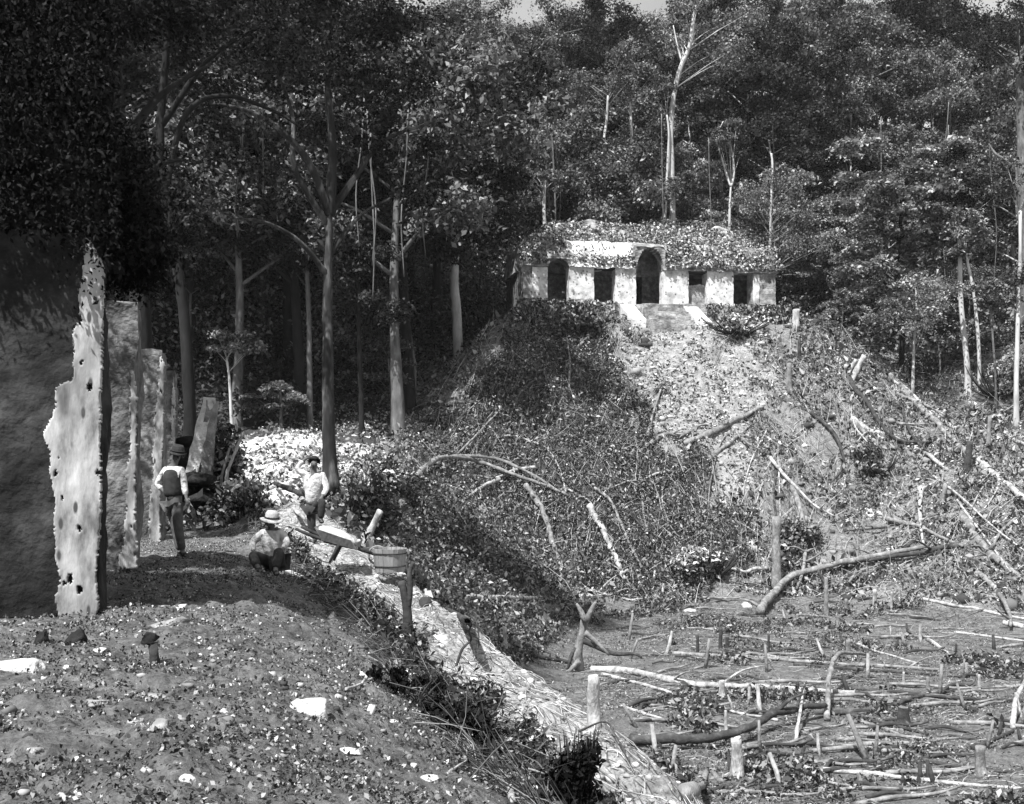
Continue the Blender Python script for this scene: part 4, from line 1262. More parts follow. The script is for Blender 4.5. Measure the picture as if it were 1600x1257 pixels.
x, y, r = scatter_xy(34000, None, (7, 26), 306)
k, q = sel(x, y, 'ledge'); k &= (q < 1.04)
twigs("loose_twigs", "bleached twigs and splinters along the terrace edge", M['straw'], x[k], y[k], r, (0.05, 0.55), 0.009, math.atan2(UY, UX) + .25, 0.45, 0.03, 0.05)
x, y, r = scatter_xy(42000, None, (4, 24), 307)
k, q = sel(x, y, 'terr'); k &= (q > 0.5)
twigs("loose_twigs", "dark twigs and roots on the slope below the terrace", M['straw_dark'], x[k], y[k], r, (0.06, 0.6), 0.007, None, 0.6, 0.10, 0.35)
x, y, r = scatter_xy(15000, None, (22, 68), 308)
k, q = sel(x, y, 'court'); k &= fbm2(x, y, 4.0, 3, 91) * 2.2 + .45 > r.uniform(0, 1, len(x))
twigs("loose_twigs", "thin cut twigs scattered over the court", M['straw'], x[k], y[k], r, (0.2, 1.3), 0.014, 0.0, 1.0, 0.05, 0.05)
k = k & (r.uniform(0, 1, len(x)) < .5)
twigs("loose_twigs", "dark cut twigs scattered over the court", M['straw_dark'], x[k] + .4, y[k] + .3, r, (0.3, 1.8), 0.02, 0.0, 1.0, 0.05, 0.05)
x, y, r = scatter_xy(15000, (-12, 44), (54, 92), 309)
k, q = sel(x, y, 'mound')
kb, q = sel(x, y, 'brush'); k |= kb
k &= ~((x > 0) & (x < 23) & (y > 86))
twigs("loose_twigs", "cut twigs lying down the mound", M['straw'], x[k], y[k], r, (0.4, 2.6), 0.025, 1.2, 0.9, 0.25, 0.2)
# small stones
def stones(name, label, m, x, y, r, size, sink=0.25):
    V0, T0 = ICO[1]
    V0 = np.sign(V0) * np.abs(V0) ** 0.6
    n = len(x); z = H(x, y)
    s = r.uniform(0, 1, n) ** 3 * (size[1] - size[0]) + size[0]
    a = r.uniform(0, 6.28, n)
    sc = np.stack([s * r.uniform(.7, 1.3, n), s * r.uniform(.6, 1.1, n), s * r.uniform(.35, .8, n)], 1)
    V = V0[None] * (1 + 0.42 * r.uniform(-1, 1, (n, len(V0), 3))) * sc[:, None, :]
    ca, sa = np.cos(a)[:, None], np.sin(a)[:, None]
    X = V[:, :, 0] * ca - V[:, :, 1] * sa + x[:, None]; Y = V[:, :, 0] * sa + V[:, :, 1] * ca + y[:, None]; Z = V[:, :, 2] + (z + s * (0.3 - sink))[:, None]
    T = (np.arange(n)[:, None, None] * len(V0) + T0[None]).reshape(-1, 3)
    b = MB(); b.add(np.stack([X, Y, Z], -1).reshape(-1, 3), None, T)
    return tag(b.build(name, m), label, None, None, "stuff")
M['stones'] = leafmat('loose_stones', 0.05, 0.45, 3.4, 0.9, 0.0, 0.1)
M['stones_pale'] = leafmat('pale_loose_stones', 0.2, 0.75, 1.4, 0.9, 0.0, 0.1)
x, y, r = scatter_xy(20000, None, (3.6, 26), 310)
k, q = sel(x, y, 'terr'); k &= (fbm2(x, y, 1.2, 3, 71) * 2 + .4 > r.uniform(0, 1.2, len(x)))
stones("loose_stones", "crumbled stones over the terrace", M['stones'], x[k], y[k], r, (0.006, 0.042), 0.45)
k, q = sel(x, y, 'ledge'); k &= (q < 1.05)
k &= r.uniform(0, 1, len(x)) < .9
stones("loose_stones", "pale rubble along the terrace edge", M['stones_pale'], x[k], y[k], r, (0.012, 0.065))
x, y, r = scatter_xy(9000, (-26, 26), (44, 90), 311)
k, q = sel(x, y, 'bare')
stones("loose_stones", "pale rubble on the bare face of the mound", M['stones_pale'], x[k], y[k], r, (0.05, 0.26), 0.4)
x, y, r = scatter_xy(1500, (-10, 40), (50, 90), 312)
k, q = sel(x, y, 'mound')
stones("loose_stones", "scattered stones on the mound", M['stones'], x[k], y[k], r, (0.08, 0.5))

# ------------------------------------------------------------------ stones one can tell apart
def stone(name, label, px, py, wpx, hpx, m='rock_pale', seed=0, depth_ratio=0.8, rz=0.0, cuts=9, cat="stone", flat_=None):
    c = hit(px, py + hpx * 0.5)
    d = c.y
    sx, sz = wpx / 2 * d / F, hpx / 2 * d / F
    mb = MB()
    rock(mb, (0, 0, 0), (sx, sx * depth_ratio, max(sz, 0.02)), seed, 3 if wpx > 25 else 2, cuts, rz)
    o = mb.build(name, M[m], None, False)
    o.location = (c.x, c.y + sx * depth_ratio * 0.5, c.z + sz * 0.12)
    return tag(o, label, cat)
stone("boulder", "large rounded pale boulder half buried in the terrace slope", 482, 1092, 66, 50, seed=3, cuts=8, cat="boulder")
stone("stone_slab", "long pale hewn slab lying at the left edge under the near pier", 22, 1030, 94, 34, seed=5, cuts=4, cat="stone slab", depth_ratio=0.5)
stone("stone", "dark jagged rock at the foot of the near pier, left of the other dark one", 62, 985, 44, 42, 'rock_dark', 6, cuts=12)
stone("stone", "biggest dark jagged rock, right under the white plaster of the near pier", 116, 984, 50, 40, 'rock_dark', 7, cuts=12)
stone("stone", "small oval pale stone below the dark rocks", 106, 1037, 18, 11, seed=8)
stone("stone_slab", "broad flat pale ledge of stone in the trodden terrace behind the mushroom-shaped stump", 262, 966, 68, 24, 'rock_mid', 9, cuts=7, cat="stone slab", rz=.1)
stone("stone", "flat pale stone at the corner of the broad ledge", 286, 944, 20, 12, seed=10)
stone("stone", "flat pale stone in the path just right of the dark rocks", 155, 1012, 36, 14, seed=11)
stone("stone", "small squarish white stone on the slope above the other square one", 566, 1050, 19, 16, seed=12, cuts=12)
stone("stone", "bright square white block with a straight lower edge on the dark slope", 579, 1102, 23, 20, seed=13, cuts=12)
stone("stone", "narrow white chip lying on the slope right of the bright square block", 614, 1126, 26, 10, seed=14)
stone("stone", "long pale stone pointing down the slope near the bottom", 545, 1172, 44, 16, 'rock_pale', 15, rz=-.4)
stone("stone", "pale stone half sunk in the ground at lower left", 52, 1168, 26, 14, 'rock_mid', 16)
stone("stone", "low rounded grey hump of rock in the middle of the foreground", 248, 1128, 40, 30, 'rock_mid', 17, cuts=4)
stone("stone", "flat light stone in the foreground left of the rounded hump", 148, 1094, 44, 13, 'rock_mid', 18)
stone("stone", "flat light stone in the foreground above the rounded hump", 235, 1085, 60, 16, 'rock_mid', 19)
stone("stone", "angular white stone in the foreground at the bottom left of the long pointing one", 294, 1210, 34, 22, 'rock_pale', 20)
stone("stone", "white block set in the edge of the terrace, largest of the two there", 823, 1122, 40, 18, seed=21, rz=-.6)
stone("stone", "white block in the edge of the terrace below the largest one", 858, 1148, 22, 11, seed=22, rz=-.6)
stone("stone", "long pale kerb-like stone on the terrace edge by the dark post", 690, 995, 44, 17, seed=23, rz=-.7)
stone("stone", "pale stone at the foot of the terrace edge beside the tub", 672, 922, 42, 24, seed=24, rz=-.7)
stone("stone", "broad grey fallen stone on the dark slope below the post", 517, 955, 14, 22, 'rock_mid', 25)
stone("stone", "small white stone on the dark slope beside the boulder", 551, 1088, 14, 10, seed=26)
stone("stone", "pale stone in the brush near the bottom edge", 645, 1192, 18, 14, seed=27)
stone("stone", "arched pale root-like stone near the bottom edge", 668, 1215, 44, 12, seed=28)
stone("stone", "white stone chips at the foot of the mound, left of the big fallen trunk", 1168, 942, 20, 16, seed=29)
stone("stone", "white stone at the foot of the mound in front of the dark brush", 1078, 950, 24, 12, seed=30)
stone("stone", "upright white stone on the mound's right crest behind the leaning posts", 1327, 545, 16, 14, seed=31)
stone("stone", "dark hollow-looking rock on the mound's right shoulder", 1168, 516, 20, 20, 'rock_dark', 32)
stone("stone", "pale block under the temple's left piers", 885, 482, 16, 12, seed=33)
stone("stone", "large pale block at the foot of the temple's right end pier", 1172, 490, 28, 18, seed=34)
stone("stone", "dark boulder beside the temple stairs, left of the sloping balustrade", 945, 492, 24, 26, 'rock_dark', 35)
# the heap of leaning slabs beyond the standing man
for (px, py, wpx, hpx, lean, lab, mm) in ((296, 652, 20, 60, 0.55, "tall white slab leaning on the heap behind the standing man", 'rock_pale'), (322, 652, 16, 50, 0.2, "narrower grey slab leaning upright beside the tall white one", 'rock_mid')):
    c = P(px, py + hpx / 2, 27); hw, hh = wpx / 2 * 27 / F, hpx * 27 / F
    mb = MB()
    rough_block(mb, [(-hw, -.12, -1.2), (hw, -.12, -1.2), (hw, .18, -1.2), (-hw, .18, -1.2), (-hw + lean * hh, -.1, hh), (hw + lean * hh, -.1, hh), (hw * .8 + lean * hh, .12, hh), (-hw + lean * hh, .12, hh)], (5, 3, 12), 0.07, 0.3, int(px))
    o = mb.build("leaning_slab", M[mm], None, True); o.location = c; tag(o, lab, "stone slab")
mb = MB()
r_ = random.Random(9)
hz = float(H(-7.9, 27.2))
for i in range(26):
    u = r_.uniform(-1, 1)
    rock(mb, (u * 1.5, r_.uniform(-.7, .7), r_.uniform(0, 1) * (2.3 - abs(u) * 1.4)), (r_.uniform(.25, .6),) * 2 + (r_.uniform(.2, .4),), 300 + i, 2, 10)
rock(mb, (0, 0.2, .6), (1.6, 0.9, 1.5), 99, 3, 8)
o = mb.build("rubble_heap", M['rock_dark'], None, True); o.location = (-7.9, 27.4, hz - 0.2); tag(o, "dark heap of tumbled masonry under the leaning slabs behind the standing man", "rubble heap")
def bush(name, label, px, pyb, wpx, hpx, m, n, ls, seed, stems='wood_dark', d=None, up=0.4, dens=9):
    c = hit(px, pyb) if d is None else P(px, pyb, d)
    k = c.y / F
    root = thing(name, label, "bush", tuple(c))
    r = random.Random(seed); cl = []; mb = MB()
    for i in range(dens * 3):     # bare outer stems
        a = Vector((r.uniform(-1, 1) * wpx / 2 * k, r.uniform(-.6, .6) * wpx / 2 * k, r.uniform(.2, 1.05) * hpx * k))
        tube(mb, smooth_path([(a.x * .3, a.y * .3, -.1), (a.x * .8, a.y * .8, a.z * .6), tuple(a)], 3), np.linspace(.016, .004, 7) * (c.y / 15 + .3), 4)
    for i in range(dens):
        a = Vector((r.uniform(-.85, .85) * wpx / 2 * k, r.uniform(-.6, .6) * wpx / 2 * k, (1 - r.uniform(0, .95) ** .6) * hpx * k + .05))
        cl.append((tuple(a), r.uniform(.18, .5) * min(wpx, hpx) * k))
        tube(mb, smooth_path([(a.x * .1, a.y * .1, -.1), (a.x * .6, a.y * .6, a.z * .55), tuple(a)], 3), np.linspace(.02, .006, 7) * (c.y / 15 + .4), 5)
    V, Q_ = make_crown(cl, n, ls, seed, 0.8, up)
    mb.build("stems", M[stems], root)
    b = MB(); b.add(V, Q_); b.build("foliage", M[m], root)
    return root
bush("bush", "dark leafy bush on the heap left of the leaning pole", 340, 745, 60, 70, 'litter_dark', 2600, (0.06, 0.2), 1, d=27.5)
bush("bush", "dark tangled bush between the heap and the sitting man", 372, 822, 70, 60, 'litter_dark', 2600, (0.05, 0.18), 2, d=25.5)
bush("bush", "dark brushy clump in the bottom middle at the edge of the terrace", 900, 1262, 75, 120, 'leaf_near', 3600, (0.02, 0.08), 3, d=9.6, dens=14)
bush("bush", "black root tangle hanging on the slope below the dark post", 700, 1165, 120, 60, 'leaf_near', 2600, (0.02, 0.07), 4, d=9.0, dens=12)
bush("bush", "bush of dark leaves on the slope above the black root tangle", 630, 1090, 130, 34, 'leaf_near', 1500, (0.02, 0.07), 5, dens=10)
bush("bush", "leafy dark bush behind the wheelbarrow and the tub", 575, 830, 70, 90, 'litter_dark', 2600, (0.1, 0.3), 6, d=42)
bush("bush", "pale leafy weeds right of the big forked tree foot", 600, 770, 70, 60, 'litter', 2600, (0.1, 0.3), 7)
bush("bush", "small dark bush on the right flank of the mound under the curved log", 1370, 745, 60, 40, 'litter_dark', 1500, (0.15, 0.4), 8)
bush("bush", "dark bush in the hollow at the right of the pale upright trunk", 1245, 860, 50, 50, 'litter_dark', 2000, (0.15, 0.4), 9)
bush("bush", "bright leafy weeds at the mound foot in front of the dark brush", 1110, 900, 100, 60, 'litter', 3800, (0.15, 0.4), 10, up=.9)
bush("bush", "leafy weeds on the bank at the right edge", 1560, 620, 90, 50, 'litter', 3000, (0.12, 0.34), 11)
bush("bush", "small plants along the left edge of the temple platform", 830, 500, 70, 24, 'litter', 2200, (0.12, 0.36), 12)
bush("bush", "dark creepers left of the temple stairs", 905, 520, 110, 40, 'litter_dark', 3200, (0.14, 0.4), 13)
bush("bush", "tufts of weeds under the temple's right end", 1150, 520, 110, 26, 'litter', 2600, (0.12, 0.34), 14)

# ------------------------------------------------------------------ fallen trunks, branches and sticks
LOGN = [0]
def log(label, pts, w_, m='log_pale', cat="log", name="fallen_log", lift=0.6, branches=(), group=None, arch=None, taper=0.45, sides=9):
    """trunk lying on the ground under a picture path; w_ its thickness in picture pixels, arch raises chosen points (metres)"""
    LOGN[0] += 1
    G = [hit(a, b) for a, b in pts]
    k = sum(v.y for v in G) / len(G) / F
    r0 = w_ / 2 * k
    W = []
    for i, v in enumerate(G):
        v = v.copy(); v.z += r0 * lift + (arch[i] if arch else 0)
        if arch and arch[i]:
            v = v - Vector((v.x, v.y, 0)) * 0  # keep the plan position
        W.append(v)
    # long spans follow the ground so that they do not sink out of sight
    o_ = W[0].copy()
    sp = smooth_path([v - o_ for v in W], 6)
    if not arch:
        for q in sp:
            gz = H(q.x + o_.x, q.y + o_.y) + r0 * 0.25 - o_.z
            if q.z < gz: q.z = gz
    m_ = len(sp) - 1
    mb = MB()
    rq = random.Random(LOGN[0] + 500)
    jit = [Vector((rq.gauss(0, 1), rq.gauss(0, 1), abs(rq.gauss(0, 1)))) * r0 * 0.14 for _ in sp]
    sp = [a + b for a, b in zip(sp, jit)]
    tube(mb, sp, [r0 * (1 - taper * i / m_) * rq.uniform(.92, 1.07) for i in range(m_ + 1)], sides, 0.4, LOGN[0])
    if branches or w_ >= 9:
        rr = random.Random(LOGN[0])
        bl = list(branches)
    if not branches and w_ < 9:
        o = mb.build(name, M[m], None, True)
        o.location = o_
        return tag(o, label, cat, group)
    root = thing(name, label, cat, tuple(o_), group)
    mb.build("trunk", M[m], root, True)
    for (f, dx, dy, dz, rb) in branches:
        b = sp[min(m_, int(f * m_))]
        bb = MB(); L_ = r0 * 2
        tube(bb, smooth_path([b, b + Vector((dx, dy, dz)) * .5 + Vector((0, 0, .1 * abs(dx))), b + Vector((dx, dy, dz))], 4), np.linspace(rb, rb * .3, 9), 6, 0.2, LOGN[0])
        bb.build("branch", M[m], root, True)
    if not branches:   # lopped knots
        bb = MB()
        for _ in range(2):
            b = sp[rr.randint(2, max(3, m_ - 2))]
            tube(bb, [b, b + Vector((rr.uniform(-1, 1), rr.uniform(-1, .2), rr.uniform(.6, 1.2))) * r0 * 1.8], [r0 * .45, r0 * .35], 6)
            bb.build("branch_stub", M[m], root, True); bb = MB()
    return root

log("big arching branch lying over the dark brush, left end curving down", [(628, 790), (655, 757), (690, 742), (740, 746), (800, 763), (850, 775), (888, 783)], 9, 'log_mid', arch=[0, .5, .9, 1.0, .8, .6, .2], name="fallen_branch", cat="branch")
log("dark branch lying just above the big arching one in the brush", [(672, 745), (700, 735), (770, 740), (830, 760), (870, 776)], 7, 'log_mid', arch=[.2, .7, .9, .7, .3], name="fallen_branch", cat="branch")
log("short straight pale stick poking out left from under the arching branch", [(780, 768), (755, 778), (726, 790)], 7, 'log_pale', arch=[.7, .6, .3], name="fallen_branch", cat="branch")
log("knotty bent branch falling from the arching branch down to the court", [(822, 778), (845, 808), (858, 840), (868, 872), (882, 892), (893, 908)], 10, 'log_mid', arch=[.7, .5, .3, .2, .1, 0])
log("straight pale trunk lying down the dark brush, thickest of the leaning ones", [(920, 806), (936, 832), (952, 862), (966, 888), (976, 914)], 11, 'log_pale', arch=[.5, .4, .3, .2, .1])
log("thin kinked branch right of the straight pale trunk in the brush", [(928, 774), (950, 790), (964, 815), (982, 858), (1003, 900)], 6, 'log_mid', arch=[.4] * 5, name="fallen_branch", cat="branch")
log("thin pale stick lying down the brush left of the knotty bent branch", [(797, 838), (806, 862), (815, 890), (819, 916)], 5, 'log_mid', arch=[.4] * 4, name="stick", cat="stick")
log("long thin stick lying up the brush towards the temple", [(716, 720), (745, 690), (782, 650)], 4, 'log_mid', arch=[.4] * 3, name="stick", cat="stick")
log("thin upright bare vine on the mound under the second doorway", [(889, 620), (890, 575), (882, 515)], 3.5, 'log_mid', arch=[.4, .6, .5], name="stick", cat="stick")
log("short stick lying slantwise below the balustrade of the temple", [(902, 552), (925, 528), (942, 512)], 5, 'log_mid', arch=[.3] * 3, name="stick", cat="stick")
log("pair of thick grey trunks lying on the bare face, upper one", [(1068, 697), (1110, 682), (1150, 660), (1192, 640)], 12, 'log_mid')
log("lower of the grey trunks lying slantwise on the bare face", [(1108, 720), (1140, 695), (1172, 668)], 8, 'log_mid')
log("thin pale branch running up from the pair of grey trunks", [(1012, 690), (1025, 640), (1040, 598)], 5, 'log_mid', arch=[.3] * 3, name="fallen_branch", cat="branch")
log("smooth curved pale trunk on the right flank of the mound", [(1330, 658), (1360, 678), (1400, 690), (1440, 708), (1480, 738)], 11, 'log_pale', branches=[(.25, -1.5, -2.0, -.8, .10)])
log("short dark-edged trunk just below the curved pale one", [(1335, 662), (1362, 690), (1395, 715)], 8, 'log_mid')
log("longest straight trunk lying down the right crest, dark underneath", [(1386, 590), (1420, 622), (1460, 662), (1500, 702), (1530, 722)], 12, 'log_mid', branches=[(.1, .8, .3, 1.4, .08)])
log("thin trunk lying parallel above the longest straight one", [(1392, 588), (1440, 634), (1485, 668), (1512, 690)], 8, 'log_pale')
log("thick pale trunk sloping to the right edge below the crest", [(1512, 720), (1545, 742), (1580, 768), (1625, 800)], 15, 'log_pale')
log("dark-topped branch with a drooping end in the weeds right of centre", [(1385, 820), (1412, 828), (1435, 832), (1470, 850), (1505, 864)], 8, 'log_mid', arch=[.3] * 5)
log("thick grey curved trunk lying down the right-hand weeds", [(1504, 808), (1520, 838), (1545, 868), (1575, 895), (1620, 925)], 16, 'log_mid')
log("very thin long pole sloping down to the right edge", [(1436, 735), (1500, 785), (1555, 835), (1620, 885)], 4, 'log_pale', arch=[.3] * 4, name="stick", cat="pole")
log("second thin pole just under the long one at right", [(1495, 790), (1540, 850), (1580, 905)], 4, 'log_pale', arch=[.3] * 3, name="stick", cat="pole")
log("big dark fallen trunk with a curved root end casting a black shadow", [(1186, 965), (1205, 945), (1238, 917), (1300, 900), (1370, 886), (1446, 871)], 13, 'log_mid', arch=[.2, .35, .5, .5, .5, .5],
    branches=[(.05, -1.2, .2, .5, .12), (.1, -.5, -.5, -.2, .1)])
log("thin stick lying level on the right-hand bank, upper one", [(1400, 664), (1470, 664), (1560, 664), (1620, 660)], 4, 'log_mid', name="stick", cat="stick")
log("short thick pale trunk at the right edge below the level stick", [(1555, 670), (1580, 688), (1620, 704)], 7, 'log_pale')
log("fallen pale branch under the saddle at right", [(1520, 655), (1545, 668), (1600, 680)], 5, 'log_mid', name="fallen_branch", cat="branch")
log("long thin pale trunk lying level at the foot of the mound", [(728, 936), (790, 937), (850, 936), (905, 931), (950, 932), (985, 940), (1015, 936)], 7, 'log_pale',
    branches=[(.62, 1.1, .4, 1.0, .07), (.7, .9, -.6, .5, .05)])
log("dark crooked branch end lying on the terrace edge right of the dark post", [(664, 948), (690, 944), (712, 936), (722, 926)], 8, 'log_dark', name="fallen_branch", cat="branch")
log("dark straight timber lying down the terrace edge", [(696, 952), (718, 968), (736, 982)], 8, 'log_dark')
log("dark trunk with pale end lying in the court under the thin level one", [(858, 962), (890, 952), (928, 946)], 9, 'log_mid')
log("main long trunk across the court starting at the tall pale stump", [(922, 1050), (985, 1054), (1050, 1068), (1110, 1076), (1180, 1078), (1250, 1082), (1335, 1088)], 13, 'log_pale', branches=[(.35, .5, -1.2, .6, .06), (.55, 2.0, .6, .7, .06)])
log("thin trunk running down from the main long one", [(940, 1056), (1010, 1074), (1085, 1098), (1160, 1118), (1215, 1128)], 7, 'log_pale')
log("dark short log in shade at the court's left edge", [(798, 1022), (835, 1028), (880, 1036), (905, 1042)], 9, 'log_dark')
log("level trunk across the middle of the court, one end dark", [(1052, 1024), (1120, 1028), (1200, 1032), (1300, 1040), (1420, 1046), (1470, 1050)], 8, 'log_mid', branches=[(.8, 1.5, 0, .5, .05)])
log("second level trunk close under the dark-ended one", [(1240, 1040), (1330, 1048), (1420, 1054), (1510, 1060)], 6, 'log_dark')
log("thickest dark trunk lying behind the lowest pale stump", [(985, 1165), (1040, 1172), (1110, 1170), (1165, 1160), (1205, 1142), (1245, 1132), (1290, 1122)], 17, 'log_dark', arch=[.1, .2, .2, .3, .4, .4, .3],
    branches=[(.7, 1.2, .6, .5, .08), (.85, .4, .2, .9, .05)])
log("short thick pale log at the bottom edge in front of the lowest stump", [(1070, 1246), (1098, 1232), (1128, 1222), (1146, 1214)], 12, 'log_mid', taper=.2)
log("long straight pole across the bottom right, pale on top", [(1285, 1206), (1360, 1212), (1440, 1222), (1520, 1230), (1620, 1238)], 9, 'log_pale')
log("dark trunk lying level in the right half of the court", [(1300, 1118), (1350, 1114), (1400, 1104), (1440, 1090), (1490, 1084)], 9, 'log_dark')
log("dark pole from the crooked branch to the right edge", [(1330, 1078), (1420, 1086), (1500, 1094), (1600, 1098), (1640, 1100)], 7, 'log_dark')
log("pale thin pole slanting in the court behind the level trunk", [(1335, 1006), (1375, 1022), (1440, 1040)], 5, 'log_pale', name="stick", cat="pole")
log("short bright stick pointing down right in the far court", [(1450, 1002), (1470, 1015), (1492, 1034)], 7, 'log_pale')
log("pale pole lying near the bank at the court's right side", [(1440, 938), (1500, 950), (1560, 962), (1630, 974)], 6, 'log_pale', name="stick", cat="pole")
log("pale pole near the right edge under the first bank pole", [(1492, 990), (1540, 996), (1630, 1008)], 5, 'log_pale', name="stick", cat="pole")
log("thick bright pole cut off at the right edge under the bank", [(1568, 976), (1600, 982), (1640, 990)], 9, 'log_pale')
log("crooked branch standing up from the court and bending right", [(1292, 1128), (1296, 1098), (1308, 1075), (1330, 1058), (1352, 1044)], 9, 'log_mid', arch=[0, .9, 1.2, .9, .5], name="fallen_branch", cat="branch")
log("bare stick leaning white in front of the thickest dark trunk", [(1243, 1160), (1250, 1140), (1256, 1118)], 6, 'log_pale', arch=[0, .5, .9], name="stick", cat="stick")
log("long thin pole slanting in the lower right of the court", [(1345, 1130), (1400, 1148), (1470, 1178), (1500, 1194)], 6, 'log_mid', name="stick", cat="pole")
log("dark trunk left of the black stump in the court", [(1300, 1112), (1330, 1120), (1390, 1136), (1450, 1150)], 8, 'log_dark')
log("curved branch rising at the right edge of the court", [(1582, 1140), (1588, 1118), (1606, 1100), (1630, 1088)], 8, 'log_pale', arch=[0, .5, .9, 1.2], name="fallen_branch", cat="branch")
log("dark thin trunk joining the rising branch at the right edge", [(1520, 1172), (1550, 1160), (1584, 1144)], 8, 'log_dark')
log("trunk lying level along the bottom right edge, mostly dark", [(1440, 1190), (1520, 1205), (1640, 1214)], 8, 'log_dark')
log("pale pole lying left of the lowest stump", [(970, 1105), (1030, 1124), (1075, 1136)], 5, 'log_pale', name="stick", cat="pole")
log("bent thin black wire-like branch over the terrace edge at the bottom", [(905, 1160), (945, 1152), (965, 1172), (985, 1205), (1005, 1240)], 4, 'log_dark', arch=[.1, .15, .1, .05, 0], name="fallen_branch", cat="branch")
log("pale forked stick on the dark slope above the white blocks", [(540, 1080), (565, 1070), (592, 1056)], 5, 'log_pale', name="stick", cat="stick")
log("thick mossy root lying in the black hollow near the bottom", [(690, 1135), (712, 1158), (728, 1192)], 15, 'log_mid', name="tree_root", cat="root")
log("pale forked root near the bottom edge left of the brushy clump", [(800, 1255), (792, 1225), (782, 1192)], 10, 'log_pale', name="tree_root", cat="root", arch=[0, .08, .15], branches=[(.5, .3, .1, -.05, .02), (.6, -.2, .2, .1, .015)])
log("dark root stretching from the black tangle to the brushy clump", [(700, 1112), (760, 1130), (800, 1160), (840, 1185)], 9, 'log_dark', name="tree_root", cat="root")
log("thin pale stick on the dark slope right of the black root tangle", [(695, 1112), (720, 1118), (738, 1124)], 4, 'log_pale', name="stick", cat="stick")
log("looped pale stick near the bottom, right of the mossy root", [(700, 1210), (730, 1190), (752, 1176)], 4, 'log_pale', name="stick", cat="stick")
log("dark slanting pole behind the raised knee of the standing workman", [(430, 765), (460, 785), (490, 800), (515, 812)], 9, 'log_dark', arch=[.2] * 4, name="timber", cat="pole")
log("bright thin pole lying under the dark one left of the wheelbarrow", [(436, 775), (460, 798), (486, 826)], 6, 'log_pale', name="timber", cat="pole")
log("long pale plank-like stick in front of the sitting man's feet", [(448, 895), (480, 908), (505, 925)], 7, 'log_pale', name="timber", cat="stick")

# leaning pole, posts and stumps -------------------------------------------------
def post(label, px, pb, pt, w_, m='log_pale', name="tree_stump", cat="stump", lean=0.0, d=None, top='cut', group=None, roots=True, taper=0.12, sides=11):
    c = hit(px, pb) if d is None else P(px, pb, d)
    k = c.y / F; h = (pb - pt) * k; r0 = w_ / 2 * k
    root = thing(name, label, cat, tuple(c), group)
    mb = MB()
    n = 8
    rr = random.Random(int(px * 7 + pb))
    pts = [Vector((lean * k * i / n + rr.uniform(-.06, .06) * r0, 0, -0.3 * (i == 0) + h * i / n)) for i in range(n + 1)]
    rad = [r0 * (1 - taper * i / n) * (1 + (.35 * math.exp(-i * .9) if roots else 0)) for i in range(n + 1)]
    tube(mb, pts, rad, sides + 3, 0.30, int(px))
    mb.build("trunk", M[m], root, True)
    if w_ >= 7:
        mb = MB()       # pale axe-cut face, set just above the wood
        e = pts[-1]
        tube(mb, [e + Vector((0, 0, -.01)), e + Vector((rr.uniform(-.1, .1) * r0, 0, r0 * .10))], [rad[-1] * .97, rad[-1] * .86], sides, .1)
        mb.build("cut_top", M['rock_pale' if m == 'log_pale' else 'log_mid'], root)
    if w_ >= 7 and roots:
        mb = MB()
        for q in range(4):
            a = q * 1.57 + rr.uniform(-.4, .4)
            e = Vector((math.cos(a) * r0 * 2.6, math.sin(a) * r0 * 2.6, 0))
            e.z = H(c.x + e.x, c.y + e.y) - c.z
            tube(mb, smooth_path([Vector((0, 0, r0 * .9)), Vector((e.x * .5, e.y * .5, max(e.z * .5, 0) + r0 * .35)), e - Vector((0, 0, .05))], 3), np.linspace(r0 * .42, r0 * .1, 7), 6)
        mb.build("roots", M[m], root, True)
    return root
post("tall smooth pale stump rising behind the terrace edge", 927, 1135, 1056, 21)
post("lowest pale stump with spreading roots in the court", 1151, 1214, 1154, 19)
post("tallest grey trunk left standing at the foot of the mound", 1213, 925, 808, 15, 'log_mid')
post("thin dark post before the big dark fallen trunk", 1291, 962, 902, 7, 'log_mid', name="post", cat="post")
post("short thick black stump in the right part of the court", 1411, 1132, 1106, 18, 'log_dark')
post("grey weathered stump near the bottom right", 1532, 1210, 1166, 17, 'log_mid')
post("dark stub of a stump at the bottom edge", 1513, 1257, 1240, 10, 'log_dark')
post("short light stump in the middle of the court above the level trunk", 1326, 1030, 1000, 8, 'log_mid')
post("small light stake nearest the big fallen trunk on its right", 1322, 962, 936, 5, 'log_mid', name="stake", cat="stake")
post("small light stake right of the nearest one, a little taller", 1367, 950, 922, 7, 'log_pale', name="stake", cat="stake")
post("small stake third from the big fallen trunk", 1393, 952, 925, 4, 'log_pale', name="stake", cat="stake")
post("dark thin stake alone in the middle of the court", 1201, 1022, 990, 4, 'log_dark', name="stake", cat="stake")
post("dark stake at the left end of the level trunk", 1090, 1022, 992, 5, 'log_dark', name="stake", cat="stake")
post("forked little dark stump in the far court left of centre", 1126, 1014, 980, 6, 'log_dark', name="stake", cat="stump")
post("little dark stump beside the forked one", 1136, 1016, 996, 6, 'log_dark', name="stake", cat="stump")
post("light stake at the right side of the court by the bright stick", 1438, 1001, 976, 5, 'log_pale', name="stake", cat="stake")
post("stake standing in front of the bank poles", 1496, 982, 958, 5, 'log_mid', name="stake", cat="stake")
post("light short stake near the dark pole on the right", 1530, 1078, 1054, 5, 'log_pale', name="stake", cat="stake")
post("dark short stake in front of the two bank poles at right", 1494, 1024, 1006, 4, 'log_dark', name="stake", cat="stake")
post("grey short stump on the main long trunk", 1128, 1092, 1064, 10, 'log_pale')
post("dark short stake on the main long trunk near its right end", 1246, 1088, 1066, 6, 'log_dark', name="stake", cat="stake")
post("light stake above the dark trunk in the right half of the court", 1412, 1072, 1050, 4, 'log_pale', name="stake", cat="stake")
